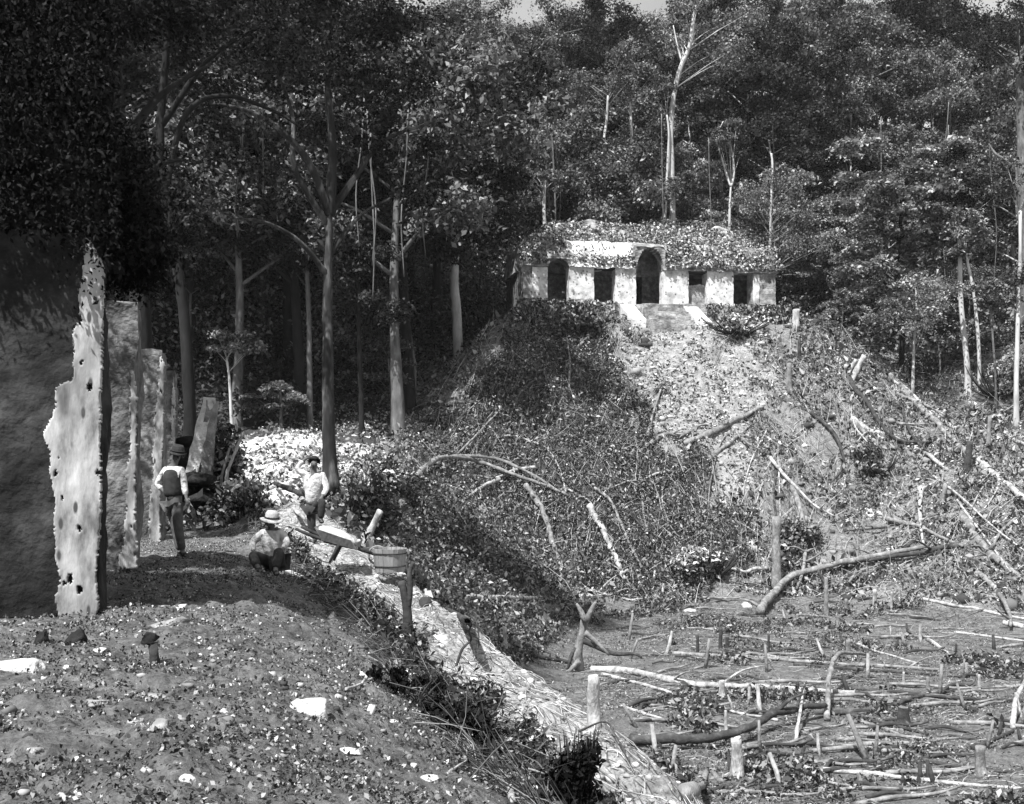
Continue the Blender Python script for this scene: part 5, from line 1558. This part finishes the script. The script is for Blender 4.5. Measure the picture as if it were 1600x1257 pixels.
post("light curved stake right of the dark trunk in the right half", 1450, 1080, 1058, 6, 'log_mid', name="stake", cat="stake")
post("light thin stake on the right by the crossing sticks", 1510, 1050, 1036, 4, 'log_pale', name="stake", cat="stake")
post("thin pale stake under the main long trunk", 1134, 1142, 1110, 5, 'log_pale', name="stake", cat="stake")
post("white stake standing at the left edge of the court", 791, 1024, 980, 7, 'log_pale', name="stake", cat="stake", lean=-3)
post("short pale stump on the crest just right of the temple", 1243, 512, 484, 12, 'log_pale', lean=2)
post("dark stake behind the short pale stump right of the temple", 1249, 562, 530, 6, 'log_dark', name="stake", cat="stake")
post("pale stump standing on the weedy slope right of the bare face", 1233, 612, 568, 9, 'log_mid')
post("tallest leaning white post on the right crest", 1330, 596, 556, 9, 'log_pale', name="post", cat="post", lean=20, roots=False)
post("shorter leaning white post left of the tallest one on the crest", 1325, 584, 562, 6, 'log_pale', name="post", cat="post", lean=12, roots=False)
post("grey forked stake on the bank among level sticks", 1543, 710, 650, 7, 'log_mid', name="stake", cat="stake", lean=4)
post("dark crooked snag where the right-hand trunks meet", 1510, 738, 690, 10, 'log_dark', name="tree_stump", cat="stump", lean=6)
post("short thick leaning stump below the snag where trunks meet", 1470, 788, 758, 8, 'log_mid', lean=8)
post("pale cut post leaning in the brush behind the tub", 570, 846, 798, 11, 'log_pale', name="post", cat="post", lean=24, d=36, roots=False)
post("white pole leaning on the heap left of the bright clearing", 352, 745, 676, 5, 'log_pale', name="post", cat="pole", lean=28, d=26.5, roots=False)
post("second thinner pole leaning beside the white one at the heap", 345, 748, 700, 4, 'log_mid', name="post", cat="pole", lean=14, d=26.8, roots=False)
# dark forked post on the terrace edge
c = hit(632, 1002)
k = c.y / F
fp = thing("forked_post", "black forked branch stuck upright at the terrace edge right of the tub", "post", tuple(c))
def lp(px, py): return Vector(((px - 632) * k, 0, (1002 - py) * k))
mb = MB(); tube(mb, smooth_path([lp(632, 1015), lp(637, 975), lp(634, 940), lp(627, 908)], 4), np.linspace(.075, .05, 13), 9, .15, 1); mb.build("trunk", M['log_dark'], fp, True)
mb = MB(); tube(mb, smooth_path([lp(636, 955), lp(641, 920), lp(640, 895), lp(646, 878)], 4), np.linspace(.05, .025, 13), 7, .15, 2); mb.build("branch", M['log_dark'], fp, True)
mb = MB(); tube(mb, smooth_path([lp(641, 900), lp(636, 885), lp(640, 868)], 4), np.linspace(.025, .012, 9), 6); mb.build("branch", M['log_dark'], fp, True)
c = hit(712, 1040); k = c.y / F
fp = thing("dead_shoot", "thin crooked black shoot standing on the terrace edge, tip bent over", "shoot", tuple(c))
def lp(px, py): return Vector(((px - 712) * k, 0, (1040 - py) * k))
mb = MB(); tube(mb, smooth_path([lp(712, 1045), lp(722, 1015), (lp(736, 1000)), lp(733, 985), lp(744, 968)], 4), np.linspace(.022, .01, 17), 6, .2, 1); mb.build("stem", M['log_dark'], fp, True)
mb = MB(); tube(mb, smooth_path([lp(744, 970), lp(748, 990), lp(748, 1012)], 4), np.linspace(.012, .006, 9), 6); mb.build("branch", M['log_dark'], fp, True)
# mushroom-shaped dark stump by the flat ledge
c = hit(243, 1040); k = c.y / F
fp = thing("small_stump", "small dark stump with a wide ragged head in front of the flat stone ledge", "stump", tuple(c))
mb = MB(); tube(mb, [(0, 0, -.05), (-.01, 0, 35 * k * .5), (-.02, 0, 35 * k)], [.05, .035, .04], 8, .2, 3); mb.build("trunk", M['log_dark'], fp, True)
mb = MB(); rock(mb, (-.04, 0, 42 * k), (22 * k, 16 * k, 11 * k), 77, 3, 10, 0, .3); mb.build("head", M['rock_dark'], fp, True)
# upturned root stump in the court
c = hit(905, 1048); k = c.y / F
fp = thing("uprooted_stump", "upturned stump with forked pale limbs behind the tall smooth stump", "stump", tuple(c))
def lp(px, py, dy=0.0): return Vector(((px - 905) * k, dy, (1048 - py) * k))
mb = MB(); tube(mb, smooth_path([lp(905, 1052), lp(903, 1020), lp(910, 990), lp(914, 965)], 4), np.linspace(.22, .14, 13), 9, .35, 5); mb.build("trunk", M['log_mid'], fp, True)
for i, pth in enumerate([[(908, 1000), (930, 1010), (960, 1022), (990, 1022), (1003, 1028)], [(905, 1030), (890, 1046), (874, 1052)], [(912, 985), (930, 1000), (950, 1020)], [(906, 1010), (894, 1022), (886, 1050)], [(914, 968), (905, 950), (900, 942)], [(914, 968), (925, 945), (930, 938)]]):
    mb = MB(); tube(mb, smooth_path([lp(a, b, -.3 * (i % 3)) for a, b in pth], 4), np.linspace(.14, .05, (len(pth) - 1) * 4 + 1), 7, .2, i); mb.build("limb", M['log_dark' if i in (0, 3) else 'log_mid'], fp, True)
rf = random.Random(31)
cnt = 0
for _ in range(2000):
    if cnt >= 62: break
    px, py = rf.uniform(1040, 1650), rf.uniform(560, 950)
    if rf.random() < .25: px, py = rf.uniform(620, 1050), rf.uniform(600, 930)
    if 980 < px < 1230 and py < 680: continue
    a = hit(px, py)
    if a.y > 92 or a.z < -8.6 or a.z > 9 or a.y < 50: continue
    # downhill direction, with scatter
    gx, gy = H0(a.x + .5, a.y) - H0(a.x - .5, a.y), H0(a.x, a.y + .5) - H0(a.x, a.y - .5)
    an = math.atan2(-gy, -gx) + rf.gauss(0, .8)
    L_ = rf.uniform(2, 7.5); r0_ = rf.uniform(.04, .17) * (L_ / 5) ** .5
    n_ = 7; pts_ = []
    bend = rf.gauss(0, .5)
    for i in range(n_):
        q = (i / (n_ - 1) - .5) * L_; aa = an + bend * q / L_
        x_, y_ = a.x + math.cos(aa) * q, a.y + math.sin(aa) * q
        pts_.append(Vector((x_ - a.x, y_ - a.y, H(x_, y_) - a.z + r0_ * .8 + .12)))
    for i in range(1, n_ - 1):      # a stiff trunk bridges the hollows
        mid_ = (pts_[0] * (n_ - 1 - i) + pts_[-1] * i) / (n_ - 1)
        pts_[i].z = max(pts_[i].z, min(mid_.z, pts_[i].z + .3))
    tn = rf.choice(['log_pale', 'log_mid', 'log_mid', 'log_dark'])
    zone_ = "on the right flank" if px > 1330 else "below the temple's right end" if px > 1200 else "on the middle slope" if px > 1020 else "in the dark brush"
    ht_ = "high" if a.z > 3 else "half way" if a.z > -3 else "low"
    rt_ = thing("felled_branch", "%s %s branch lying %s %s of the mound, %s" % ("long" if L_ > 4.6 else "short", {'log_pale': 'pale', 'log_mid': 'grey', 'log_dark': 'dark'}[tn], ht_, zone_, "thick" if r0_ > .1 else "thin"), "branch", tuple(a), "branches felled over the mound")
    mb = MB(); spn = smooth_path(pts_, 3); tube(mb, spn, [r0_ * (1 - .6 * i / (len(spn) - 1)) for i in range(len(spn))], 7, .35, cnt)
    mb.build("stem", M[tn], rt_, True)
    for q in range(rf.randint(1, 3)):
        b0_ = spn[rf.randint(4, len(spn) - 2)]; l2 = L_ * rf.uniform(.12, .3); a2 = an + rf.choice([-1, 1]) * rf.uniform(.4, 1)
        mb = MB(); tube(mb, smooth_path([b0_, b0_ + Vector((math.cos(a2) * l2 * .5, math.sin(a2) * l2 * .5, l2 * .25)), b0_ + Vector((math.cos(a2) * l2, math.sin(a2) * l2, l2 * rf.uniform(.1, .6)))], 3), np.linspace(r0_ * .5, .012, 7), 5, .2, q)
        mb.build("side_branch", M[tn], rt_, True)
    cnt += 1
# felled limbs at the foot of the black tangle: many small sticks in the court that nothing tells apart
rs = random.Random(77)
base = []
for v in range(4):
    mb = MB(); L_ = rs.uniform(1.6, 3.4)
    tube(mb, smooth_path([(-L_ / 2, 0, .03), (-L_ * .15, rs.uniform(-.1, .1), .10), (L_ * .2, rs.uniform(-.15, .15), .06), (L_ / 2, rs.uniform(-.1, .1), .12)], 4), np.linspace(.065, .03, 13), 7, .25, v)
    me_ = mb.mesh("cut_pole"); me_.materials.append(M[['log_mid', 'log_mid', 'log_dark', 'log_dark'][v]]); me_.polygons.foreach_set("use_smooth", [True] * len(me_.polygons)); base.append(me_)
tone = ["straight grey", "kinked grey", "dark", "black"]
cnt = 0
for _ in range(900):
    if cnt >= 150: break
    px, py = rs.uniform(960, 1640), rs.uniform(930, 1250)
    v = hit(px, py)
    if v.z > -8.2 or v.y > 66 or v.y < 26: continue
    kq = rs.randrange(4)
    o = bpy.data.objects.new("cut_pole", base[kq]); COL.objects.link(o)
    o.location = v; o.rotation_euler = (rs.uniform(-.04, .04), rs.uniform(-.05, .05), rs.gauss(0, .45))
    o.scale = (rs.uniform(.7, 1.3),) * 3
    where = "in the %s %s of the court" % ("front" if v.y < 34 else "middle" if v.y < 50 else "far", "left" if px < 1150 else "centre" if px < 1380 else "right side")
    tag(o, "thin %s cut pole lying %s" % (tone[kq], where), "pole", "thin cut poles lying about the court")
    cnt += 1
stk = []
for v in range(3):
    mb = MB(); h_ = [.9, .6, 1.2][v]
    tube(mb, [(0, 0, -.2), (.02, 0, h_ * .4), (.05 * (v - 1), 0, h_)], [.09, .07, .055], 7, .25, v)
    me_ = mb.mesh("cut_stake"); me_.materials.append(M[['log_pale', 'log_dark', 'log_mid'][v]]); me_.polygons.foreach_set("use_smooth", [True] * len(me_.polygons)); stk.append(me_)
cnt = 0
for _ in range(900):
    if cnt >= 46: break
    px, py = rs.uniform(960, 1640), rs.uniform(935, 1230)
    v = hit(px, py)
    if v.z > -8.2 or v.y > 66 or v.y < 26: continue
    kq = rs.randrange(3)
    o = bpy.data.objects.new("cut_stake", stk[kq]); COL.objects.link(o)
    o.location = v; o.rotation_euler = (rs.gauss(0, .22), rs.gauss(0, .25), rs.uniform(0, 6))
    o.scale = (rs.uniform(.6, 1.2),) * 3
    where = "in the %s %s of the court" % ("front" if v.y < 34 else "middle" if v.y < 50 else "far", "left" if px < 1150 else "centre" if px < 1380 else "right side")
    tag(o, "short %s sapling stub standing %s" % (["pale", "dark", "grey"][kq], where), "stub", "cut sapling stubs standing in the court")
    cnt += 1
#__PART5__
# ------------------------------------------------------------------ wheelbarrow and tub
k = 18.0 / F
wb = thing("wheelbarrow", "low wooden wheelbarrow with a pale load standing on the terrace edge left of the tub", "wheelbarrow", tuple(P(520, 880, 18.0)))
def wp(px, py, dy=0.0): return Vector(((px - 520) * k, dy, (880 - py) * k))
for dy in (-0.20, 0.20):
    mb = MB(); tube(mb, [wp(466, 825, dy * 1.25), wp(484, 833, dy * 1.15), wp(520, 846, dy), wp(560, 856, dy * .7), wp(588, 866, dy * .45)], [.022, .028, .034, .032, .028], 8, .1, 3)
    mb.build("handle", M['wood_dark'], wb, True)
    mb = MB(); tube(mb, [wp(532, 850, dy), wp(526, 862, dy), wp(518, 878, dy * 1.1)], [.030, .028, .022], 6)
    mb.build("leg", M['wood_dark'], wb)
# wheel: rim, hub, spokes
cw = wp(590, 868); R_ = 0.15
wh = bpy.data.objects.new("wheel", None); COL.objects.link(wh); wh.parent = wb; wh.location = cw
mb = MB(); ring = [Vector((math.cos(a) * R_, 0, math.sin(a) * R_)) for a in np.linspace(0, 2 * math.pi, 25)]
tube(mb, ring, [.02] * 25, 6, caps=False); mb.build("rim", M['wood_mid'], wh, True)
mb = MB(); tube(mb, [(0, -.09, 0), (0, .09, 0)], [.035, .035], 8); mb.build("hub", M['wood_dark'], wh)
for i in range(5):
    a = i * math.pi / 2.5
    mb = MB(); tube(mb, [(0, 0, 0), (math.cos(a) * R_, 0, math.sin(a) * R_)], [.012, .010], 5); mb.build("spoke", M['wood_mid'], wh)
# tray: a bed and flaring boards
def board(name, pts, th, m):
    mb = MB(); a, b, c, d = [Vector(p) for p in pts]; n = (b - a).cross(d - a).normalized() * th
    rough_block(mb, [a, b, c, d, a + n, b + n, c + n, d + n], (6, 4, 1), .006, .2, 5); return mb.build(name, m, wb)
board("bed", [wp(506, 842, -.22), wp(560, 858, -.18), wp(560, 858, .18), wp(506, 842, .22)], .02, M['wood_dark'])
board("side_board", [wp(506, 842, -.23), wp(560, 857, -.19), wp(552, 842, -.27), wp(500, 824, -.31)], .018, M['wood_mid'])
board("side_board", [wp(506, 842, .23), wp(560, 857, .19), wp(552, 840, .27), wp(500, 822, .31)], .018, M['wood_mid'])
board("back_board", [wp(506, 842, -.22), wp(506, 842, .22), wp(496, 822, .30), wp(496, 822, -.30)], .018, M['wood_mid'])
board("front_board", [wp(560, 858, -.18), wp(560, 858, .18), wp(560, 846, .24), wp(560, 846, -.24)], .018, M['wood_mid'])
mb = MB(); V, T = ICO[3]; V = V * np.array([.34, .24, .11]) * (1 + .15 * fbm(V * 2, 3, 4)[:, None])
ca, sa = math.cos(-.42), math.sin(-.42)
V = np.stack([V[:, 0] * ca - V[:, 2] * sa, V[:, 1], V[:, 0] * sa + V[:, 2] * ca], 1)
mb.add(V + np.array(tuple(wp(527, 838))), None, T)
o = mb.build("stone_load", M['rock_pale'], None, True); o.location = wb.location
tag(o, "pale sloping mound of lime rubble heaped in the wheelbarrow", "rubble load")
# wooden tub
c = P(609, 893, 17.6); k = 17.6 / F
tub = thing("tub", "round wooden tub with a pale lit side on the terrace edge right of the wheelbarrow", "tub", tuple(c))
r0, r1, h_ = 23 * k, 27 * k, 36 * k
mb = MB(); n = 20
for i in range(n):
    a0, a1 = 2 * math.pi * i / n + .012, 2 * math.pi * (i + 1) / n - .012
    cs = []
    for (rb, rt_, z) in ((r0, r0 - .022, 0), (r1, r1 - .022, h_)):
        cs += [Vector((math.cos(a0) * rb, math.sin(a0) * rb, z)), Vector((math.cos(a1) * rb, math.sin(a1) * rb, z)), Vector((math.cos(a1) * rt_, math.sin(a1) * rt_, z)), Vector((math.cos(a0) * rt_, math.sin(a0) * rt_, z))]
    rough_block(mb, cs, (1, 1, 4), .002, .1, i)
mb.build("staves", M['wood_mid'], tub)
mb = MB(); tube(mb, [(0, 0, .04), (0, 0, .07)], [r0, r0], 20); mb.build("bottom", M['wood_mid'], tub)
for z, rr_ in ((h_ * .25, r0 + (r1 - r0) * .25), (h_ * .8, r0 + (r1 - r0) * .8)):
    mb = MB(); ring = [Vector((math.cos(a) * (rr_ + .006), math.sin(a) * (rr_ + .006), z)) for a in np.linspace(0, 2 * math.pi, 33)]
    tube(mb, ring, [.010] * 33, 5, caps=False); mb.build("hoop", M['wood_dark'], tub, True)

# ------------------------------------------------------------------ people
def skin(name, nodes, edges, m, parent, sub=2, root_key=None, extra=None):
    keys = list(nodes)
    me = bpy.data.meshes.new(name)
    me.from_pydata([tuple(nodes[q][0]) for q in keys], [(keys.index(a), keys.index(b)) for a, b in edges], [])
    o = bpy.data.objects.new(name, me); COL.objects.link(o)
    md = o.modifiers.new("s", 'SKIN'); md.use_smooth_shade = True
    sv = me.skin_vertices[0].data if me.skin_vertices else None
    if sv is None:
        bm = bmesh.new(); bm.from_mesh(me); bm.verts.layers.skin.verify(); bm.to_mesh(me); bm.free(); sv = me.skin_vertices[0].data
    for i, q in enumerate(keys):
        rd = nodes[q][1]; sv[i].radius = (rd, rd) if not isinstance(rd, tuple) else rd
        sv[i].use_root = (q == (root_key or keys[0]))
    sd_ = o.modifiers.new("u", 'SUBSURF'); sd_.levels = sub; sd_.render_levels = sub
    dg = bpy.context.evaluated_depsgraph_get(); dg.update()
    me2 = bpy.data.meshes.new_from_object(o.evaluated_get(dg))
    bpy.data.objects.remove(o)
    me2.name = name; me2.materials.clear(); me2.materials.append(m)
    if extra: extra(me2)
    me2.polygons.foreach_set("use_smooth", [True] * len(me2.polygons))
    o = bpy.data.objects.new(name, me2); COL.objects.link(o)
    if parent is not None: o.parent = parent
    return o

def person(label, loc, J, face, top, trousers, vest=None, hat=None, handcurl=0.6):
    """J: joints in metres relative to the feet; face: unit direction the face looks in"""
    fx = Vector(face).normalized()
    J = {a: Vector(b) for a, b in J.items()}
    nd = {'pelvis': (J['hip'], (.13, .10)), 'waist': (J['hip'].lerp(J['chest'], .45), (.12, .095)), 'chest': (J['chest'], (.145, .10)),
          'neckb': (J['neck'], .062), 'neck': (J['neck'].lerp(J['head'], .4), .052), 'jaw': (J['neck'].lerp(J['head'], .72) + fx * .02, .070), 'skull': (J['head'], .092), 'crown': (J['head'] + (J['head'] - J['neck']).normalized() * .07, .062),
          'nose': (J['head'] + fx * .098 - Vector((0, 0, .015)), .016)}
    ed = [('pelvis', 'waist'), ('waist', 'chest'), ('chest', 'neckb'), ('neckb', 'neck'), ('neck', 'jaw'), ('jaw', 'skull'), ('skull', 'crown'), ('skull', 'nose')]
    for s_ in 'LR':
        sh, el, wr, hd = J['sh' + s_], J['el' + s_], J['wr' + s_], J['hd' + s_]
        nd['sh' + s_] = (sh, .062); nd['el' + s_] = (el, .042); nd['fa' + s_] = (el.lerp(wr, .35), .042); nd['wr' + s_] = (wr, .027)
        nd['pa' + s_] = (wr.lerp(hd, .45), (.036, .020))
        ed += [('chest', 'sh' + s_), ('sh' + s_, 'el' + s_), ('el' + s_, 'fa' + s_), ('fa' + s_, 'wr' + s_), ('wr' + s_, 'pa' + s_)]
        dr = (hd - wr).normalized(); sd_ = dr.cross(Vector((0, 1, 0.2))).normalized(); nr = dr.cross(sd_)
        pa = wr.lerp(hd, .45)
        for f in range(4):
            off = (f - 1.5) * .019; L_ = (.072, .082, .078, .06)[f]
            b = pa + dr * .032 + sd_ * off
            mid = b + dr * L_ * .55 + nr * .01 * handcurl; tip = mid + dr * L_ * .4 * (1 - handcurl * .5) + nr * L_ * .45 * handcurl
            for q, (p_, r_) in enumerate(((b, .0095), (mid, .0085), (tip, .007))):
                nd['f%d%d%s' % (f, q, s_)] = (p_, r_)
            ed += [('pa' + s_, 'f%d0%s' % (f, s_)), ('f%d0%s' % (f, s_), 'f%d1%s' % (f, s_)), ('f%d1%s' % (f, s_), 'f%d2%s' % (f, s_))]
        tb_ = wr.lerp(pa, .6) + sd_ * .032
        nd['t0' + s_] = (tb_, .011); nd['t1' + s_] = (tb_ + dr * .04 + sd_ * .018 + nr * .012, .009)
        ed += [('pa' + s_, 't0' + s_), ('t0' + s_, 't1' + s_)]
        hp, kn, an, toe = J['hp' + s_], J['kn' + s_], J['an' + s_], J['toe' + s_]
        nd['hp' + s_] = (hp, .085); nd['kn' + s_] = (kn, .058); nd['ca' + s_] = (kn.lerp(an, .3), .056); nd['an' + s_] = (an, .038); nd['toe' + s_] = (toe, (.038, .024))
        ed += [('pelvis', 'hp' + s_), ('hp' + s_, 'kn' + s_), ('kn' + s_, 'ca' + s_), ('ca' + s_, 'an' + s_), ('an' + s_, 'toe' + s_)]
    def facebits(me):
        bm = bmesh.new(); bm.from_mesh(me)
        me.materials.append(M['hair'])
        up = (J['head'] - J['neck']).normalized(); sdv = fx.cross(up).normalized()
        for e, r_ in ((J['head'] + fx * .086 + sdv * .032 + up * .012, .011), (J['head'] + fx * .086 - sdv * .032 + up * .012, .011), (J['head'] + fx * .082 - up * .055, .014)):
            g_ = bmesh.ops.create_icosphere(bm, subdivisions=1, radius=r_, matrix=Matrix.Translation(e))
            for v in g_['verts']:
                for f in v.link_faces: f.material_index = 1
        for sg in (1, -1):
            bmesh.ops.create_icosphere(bm, subdivisions=1, radius=.022, matrix=Matrix.Translation(J['head'] + sdv * .094 * sg))
        bm.to_mesh(me); bm.free()
    body = skin("person", nd, ed, M['skin'], None, 1, 'pelvis', facebits)
    body.location = loc
    tag(body, label, "person")
    # shirt
    def sleeve(s_, long_=True):
        sh, el, wr = J['sh' + s_], J['el' + s_], J['wr' + s_]
        d_ = {'sh' + s_: (sh, .078), 'ue' + s_: (sh.lerp(el, .5), .066), 'el' + s_: (el, .058)}
        e_ = [('chest', 'sh' + s_), ('sh' + s_, 'ue' + s_), ('ue' + s_, 'el' + s_)]
        if long_: d_['wr' + s_] = (el.lerp(wr, .85), .044); e_ += [('el' + s_, 'wr' + s_)]
        return d_, e_
    d_ = {'hipc': (J['hip'] + (J['hip'] - J['chest']).normalized() * .04, (.165, .125)), 'waist': (J['hip'].lerp(J['chest'], .5), (.158, .12)), 'chest': (J['chest'], (.172, .122)), 'col': (J['neck'] - Vector((0, 0, .03)), .075)}
    e_ = [('hipc', 'waist'), ('waist', 'chest'), ('chest', 'col')]
    for s_ in 'LR':
        a, b = sleeve(s_, top.get('long' + s_, True)); d_.update(a); e_ += b
    skin("shirt", d_, e_, M[top['mat']], body, 2, 'hipc')
    if vest:
        d_ = {'hipc': (J['hip'], (.185, .170)), 'waist': (J['hip'].lerp(J['chest'], .5), (.182, .170)), 'chest': (J['chest'], (.20, .185)), 'top': (J['chest'].lerp(J['neck'], .8), (.16, .15))}
        skin("vest", d_, [('hipc', 'waist'), ('waist', 'chest'), ('chest', 'top')], M[vest], body, 2, 'hipc')
    d_ = {'pel': (J['hip'], (.168, .128))}; e_ = []
    for s_ in 'LR':
        hp, kn, an = J['hp' + s_], J['kn' + s_], J['an' + s_]
        d_['hp' + s_] = (hp, .10); d_['th' + s_] = (hp.lerp(kn, .5), .092); d_['kn' + s_] = (kn, .078); d_['ca' + s_] = (kn.lerp(an, .4), .075); d_['an' + s_] = (kn.lerp(an, .92), .062)
        e_ += [('pel', 'hp' + s_), ('hp' + s_, 'th' + s_), ('th' + s_, 'kn' + s_), ('kn' + s_, 'ca' + s_), ('ca' + s_, 'an' + s_)]
    skin("trousers", d_, e_, M[trousers], body, 2, 'pel')
    for s_ in 'LR':
        an, toe = J['an' + s_], J['toe' + s_]
        skin("shoe", {'a': (an + Vector((0, 0, .03)), .052), 'h': (an - (toe - an) * .15 - Vector((0, 0, .02)), .05), 'm': (an.lerp(toe, .5) - Vector((0, 0, .01)), .05), 't': (toe, (.046, .034))},
             [('a', 'h'), ('h', 'm'), ('m', 't')], M['leather'], body, 1, 'a')
    up = (J['head'] - J['neck']).normalized()
    # hair cap: upper and rear shell of the skull
    bm = bmesh.new(); bmesh.ops.create_icosphere(bm, subdivisions=3, radius=1)
    dl = [v for v in bm.verts if (v.co.dot(fx) > .35 and v.co.dot(up) < .45) or v.co.dot(up) < -.45]
    bmesh.ops.delete(bm, geom=dl, context='VERTS')
    for v in bm.verts: v.co = v.co * .112 + J['head'] + up * .022 + v.co * .006 * math.sin(v.co.x * 40 + v.co.z * 31)
    bmesh.ops.solidify(bm, geom=bm.faces[:], thickness=.012)
    me = bpy.data.meshes.new("hair"); bm.to_mesh(me); bm.free(); link("hair", me, M['hair'], body, True)
    if hat:
        rimr, cr_, hm, tilt = hat
        mb = MB(); seg = 28; prof = [(rimr, -.01), (rimr * .8, .0), (cr_ * 1.05, .01), (cr_, .04), (cr_ * .95, .09), (cr_ * .7, .125), (0.005, .135)]
        V = []; Q_ = []
        for side in (0, 1):
            for (r_, z_) in (prof if side == 0 else [(p_[0] - .004, p_[1] - .008) for p_ in prof]):
                for q in range(seg):
                    a = 2 * math.pi * q / seg
                    V.append((math.cos(a) * max(r_, .001), math.sin(a) * max(r_, .001), z_ + (.014 * math.sin(a * 2 + 1) if r_ > cr_ * 1.2 else 0)))
        L_ = len(prof)
        for side in (0, 1):
            for i in range(L_ - 1):
                for q in range(seg):
                    q2 = (q + 1) % seg; b0 = side * L_ * seg
                    f = [b0 + i * seg + q, b0 + i * seg + q2, b0 + (i + 1) * seg + q2, b0 + (i + 1) * seg + q]
                    Q_.append(f if side == 0 else f[::-1])
        for q in range(seg):
            q2 = (q + 1) % seg; Q_.append([q2, q, L_ * seg + q, L_ * seg + q2])
        mb.add(V, Q_); o = mb.build("hat", M[hm], body, True)
        o.location = J['head'] + up * .045; o.rotation_euler = tilt
        mb = MB(); ring = [Vector((math.cos(a) * (cr_ + .004), math.sin(a) * (cr_ + .004), .03)) for a in np.linspace(0, 2 * math.pi, 25)]
        tube(mb, ring, [.012] * 25, 5, caps=False); hb = mb.build("hatband", M['leather'], o, True)
    return body

# standing man by the piers (pixel scale: 17.3 m away)
k = 17.3 / F
def j(px, py, dy=0.0): return ((px - 280) * k, dy, (865 - py) * k)
z_ = H(*P(282, 865, 17.3).xy)
b_ = P(280, 865, 17.3); b_.z = z_ + 0.02
person("standing workman in dark vest and white sleeves, hand on hip, beside the palace piers", b_,
       {'hip': j(272, 776, 0), 'chest': j(271, 742, 0), 'neck': j(272, 722, 0), 'head': j(277, 707, -.02),
        'shL': j(257, 731, .04), 'elL': j(242, 753, .12), 'wrL': j(254, 762, .02), 'hdL': j(261, 765, -.06),
        'shR': j(285, 731, -.04), 'elR': j(289, 755, -.04), 'wrR': j(294, 772, -.10), 'hdR': j(299, 784, -.14),
        'hpL': j(267, 784, .05), 'knL': j(274, 822, .03), 'anL': j(281, 859, .02), 'toeL': j(284, 863, -.13),
        'hpR': j(278, 784, -.05), 'knR': j(281, 820, -.08), 'anR': j(287, 858, -.05), 'toeR': j(296, 863, -.16)},
       (.35, -.9, -.1), {'mat': 'cloth_white'}, 'cloth_grey', 'cloth_dark', (.14, .10, 'cloth_dark', (0.1, .15, 0)))
# workman behind the wheelbarrow, one foot up
k = 20.2 / F
def j(px, py, dy=0.0): return ((px - 490) * k, dy, (868 - py) * k)
b_ = P(490, 868, 20.2); b_.z = H(b_.x, b_.y) + 0.02
person("workman in loose white shirt behind the wheelbarrow, arm raised to his head", b_,
       {'hip': j(489, 808, 0), 'chest': j(491, 776, -.04), 'neck': j(491, 758, -.04), 'head': j(492, 744, -.07),
        'shL': j(478, 764, 0), 'elL': j(464, 752, -.05), 'wrL': j(477, 738, -.02), 'hdL': j(486, 734, -.01),
        'shR': j(505, 764, 0), 'elR': j(512, 784, -.10), 'wrR': j(507, 796, -.28), 'hdR': j(504, 803, -.34),
        'hpL': j(485, 814, .03), 'knL': j(487, 842, .0), 'anL': j(491, 864, .05), 'toeL': j(490, 867, -.10),
        'hpR': j(494, 812, -.02), 'knR': j(508, 802, -.34), 'anR': j(506, 832, -.30), 'toeR': j(510, 834, -.44)},
       (.1, -.95, -.25), {'mat': 'cloth_white'}, 'cloth_dark', None, None)
# sitting man
k = 16.0 / F
def j(px, py, dy=0.0): return ((px - 420) * k, dy, (903 - py) * k)
b_ = P(420, 903, 16.0); b_.z = H(b_.x, b_.y) + 0.06
person("sitting workman in straw hat and pale shirt on the terrace before the wheelbarrow", b_,
       {'hip': j(427, 892, .14), 'chest': j(424, 862, .06), 'neck': j(423, 843, .02), 'head': j(425, 830, -.03),
        'shL': j(408, 849, .05), 'elL': j(393, 862, .04), 'wrL': j(399, 878, -.10), 'hdL': j(406, 889, -.16),
        'shR': j(439, 848, .04), 'elR': j(449, 862, -.02), 'wrR': j(446, 872, -.22), 'hdR': j(441, 877, -.32),
        'hpL': j(419, 894, .10), 'knL': j(398, 880, -.16), 'anL': j(413, 897, -.40), 'toeL': j(420, 901, -.52),
        'hpR': j(434, 893, .10), 'knR': j(442, 873, -.28), 'anR': j(440, 901, -.42), 'toeR': j(445, 905, -.56)},
       (-.2, -.9, -.4), {'mat': 'cloth_white'}, 'cloth_dark', None, (.175, .10, 'straw_hat', (0.12, .12, 0)))

# ------------------------------------------------------------------ damp air over the clearing and the wood
mb = MB()
x0, x1, y0, y1, z0, z1 = -160, 160, -30, 260, -30, 100
V = [(x0, y0, z0), (x1, y0, z0), (x1, y1, z0), (x0, y1, z0), (x0, y0, z1), (x1, y0, z1), (x1, y1, z1), (x0, y1, z1)]
mb.add(V, [(3, 2, 1, 0), (4, 5, 6, 7), (0, 1, 5, 4), (1, 2, 6, 5), (2, 3, 7, 6), (3, 0, 4, 7)])
hm = bpy.data.materials.new("haze"); hm.use_nodes = True
hn = hm.node_tree; hn.nodes.remove(hn.nodes["Principled BSDF"])
pv = hn.nodes.new("ShaderNodeVolumePrincipled")
pv.inputs["Color"].default_value = (0.9, 0.9, 0.9, 1); pv.inputs["Density"].default_value = 0.00013
hn.links.new(pv.outputs[0], hn.nodes["Material Output"].inputs["Volume"])
tag(mb.build("haze", hm), "thin damp haze over the clearing", None, None, "stuff")
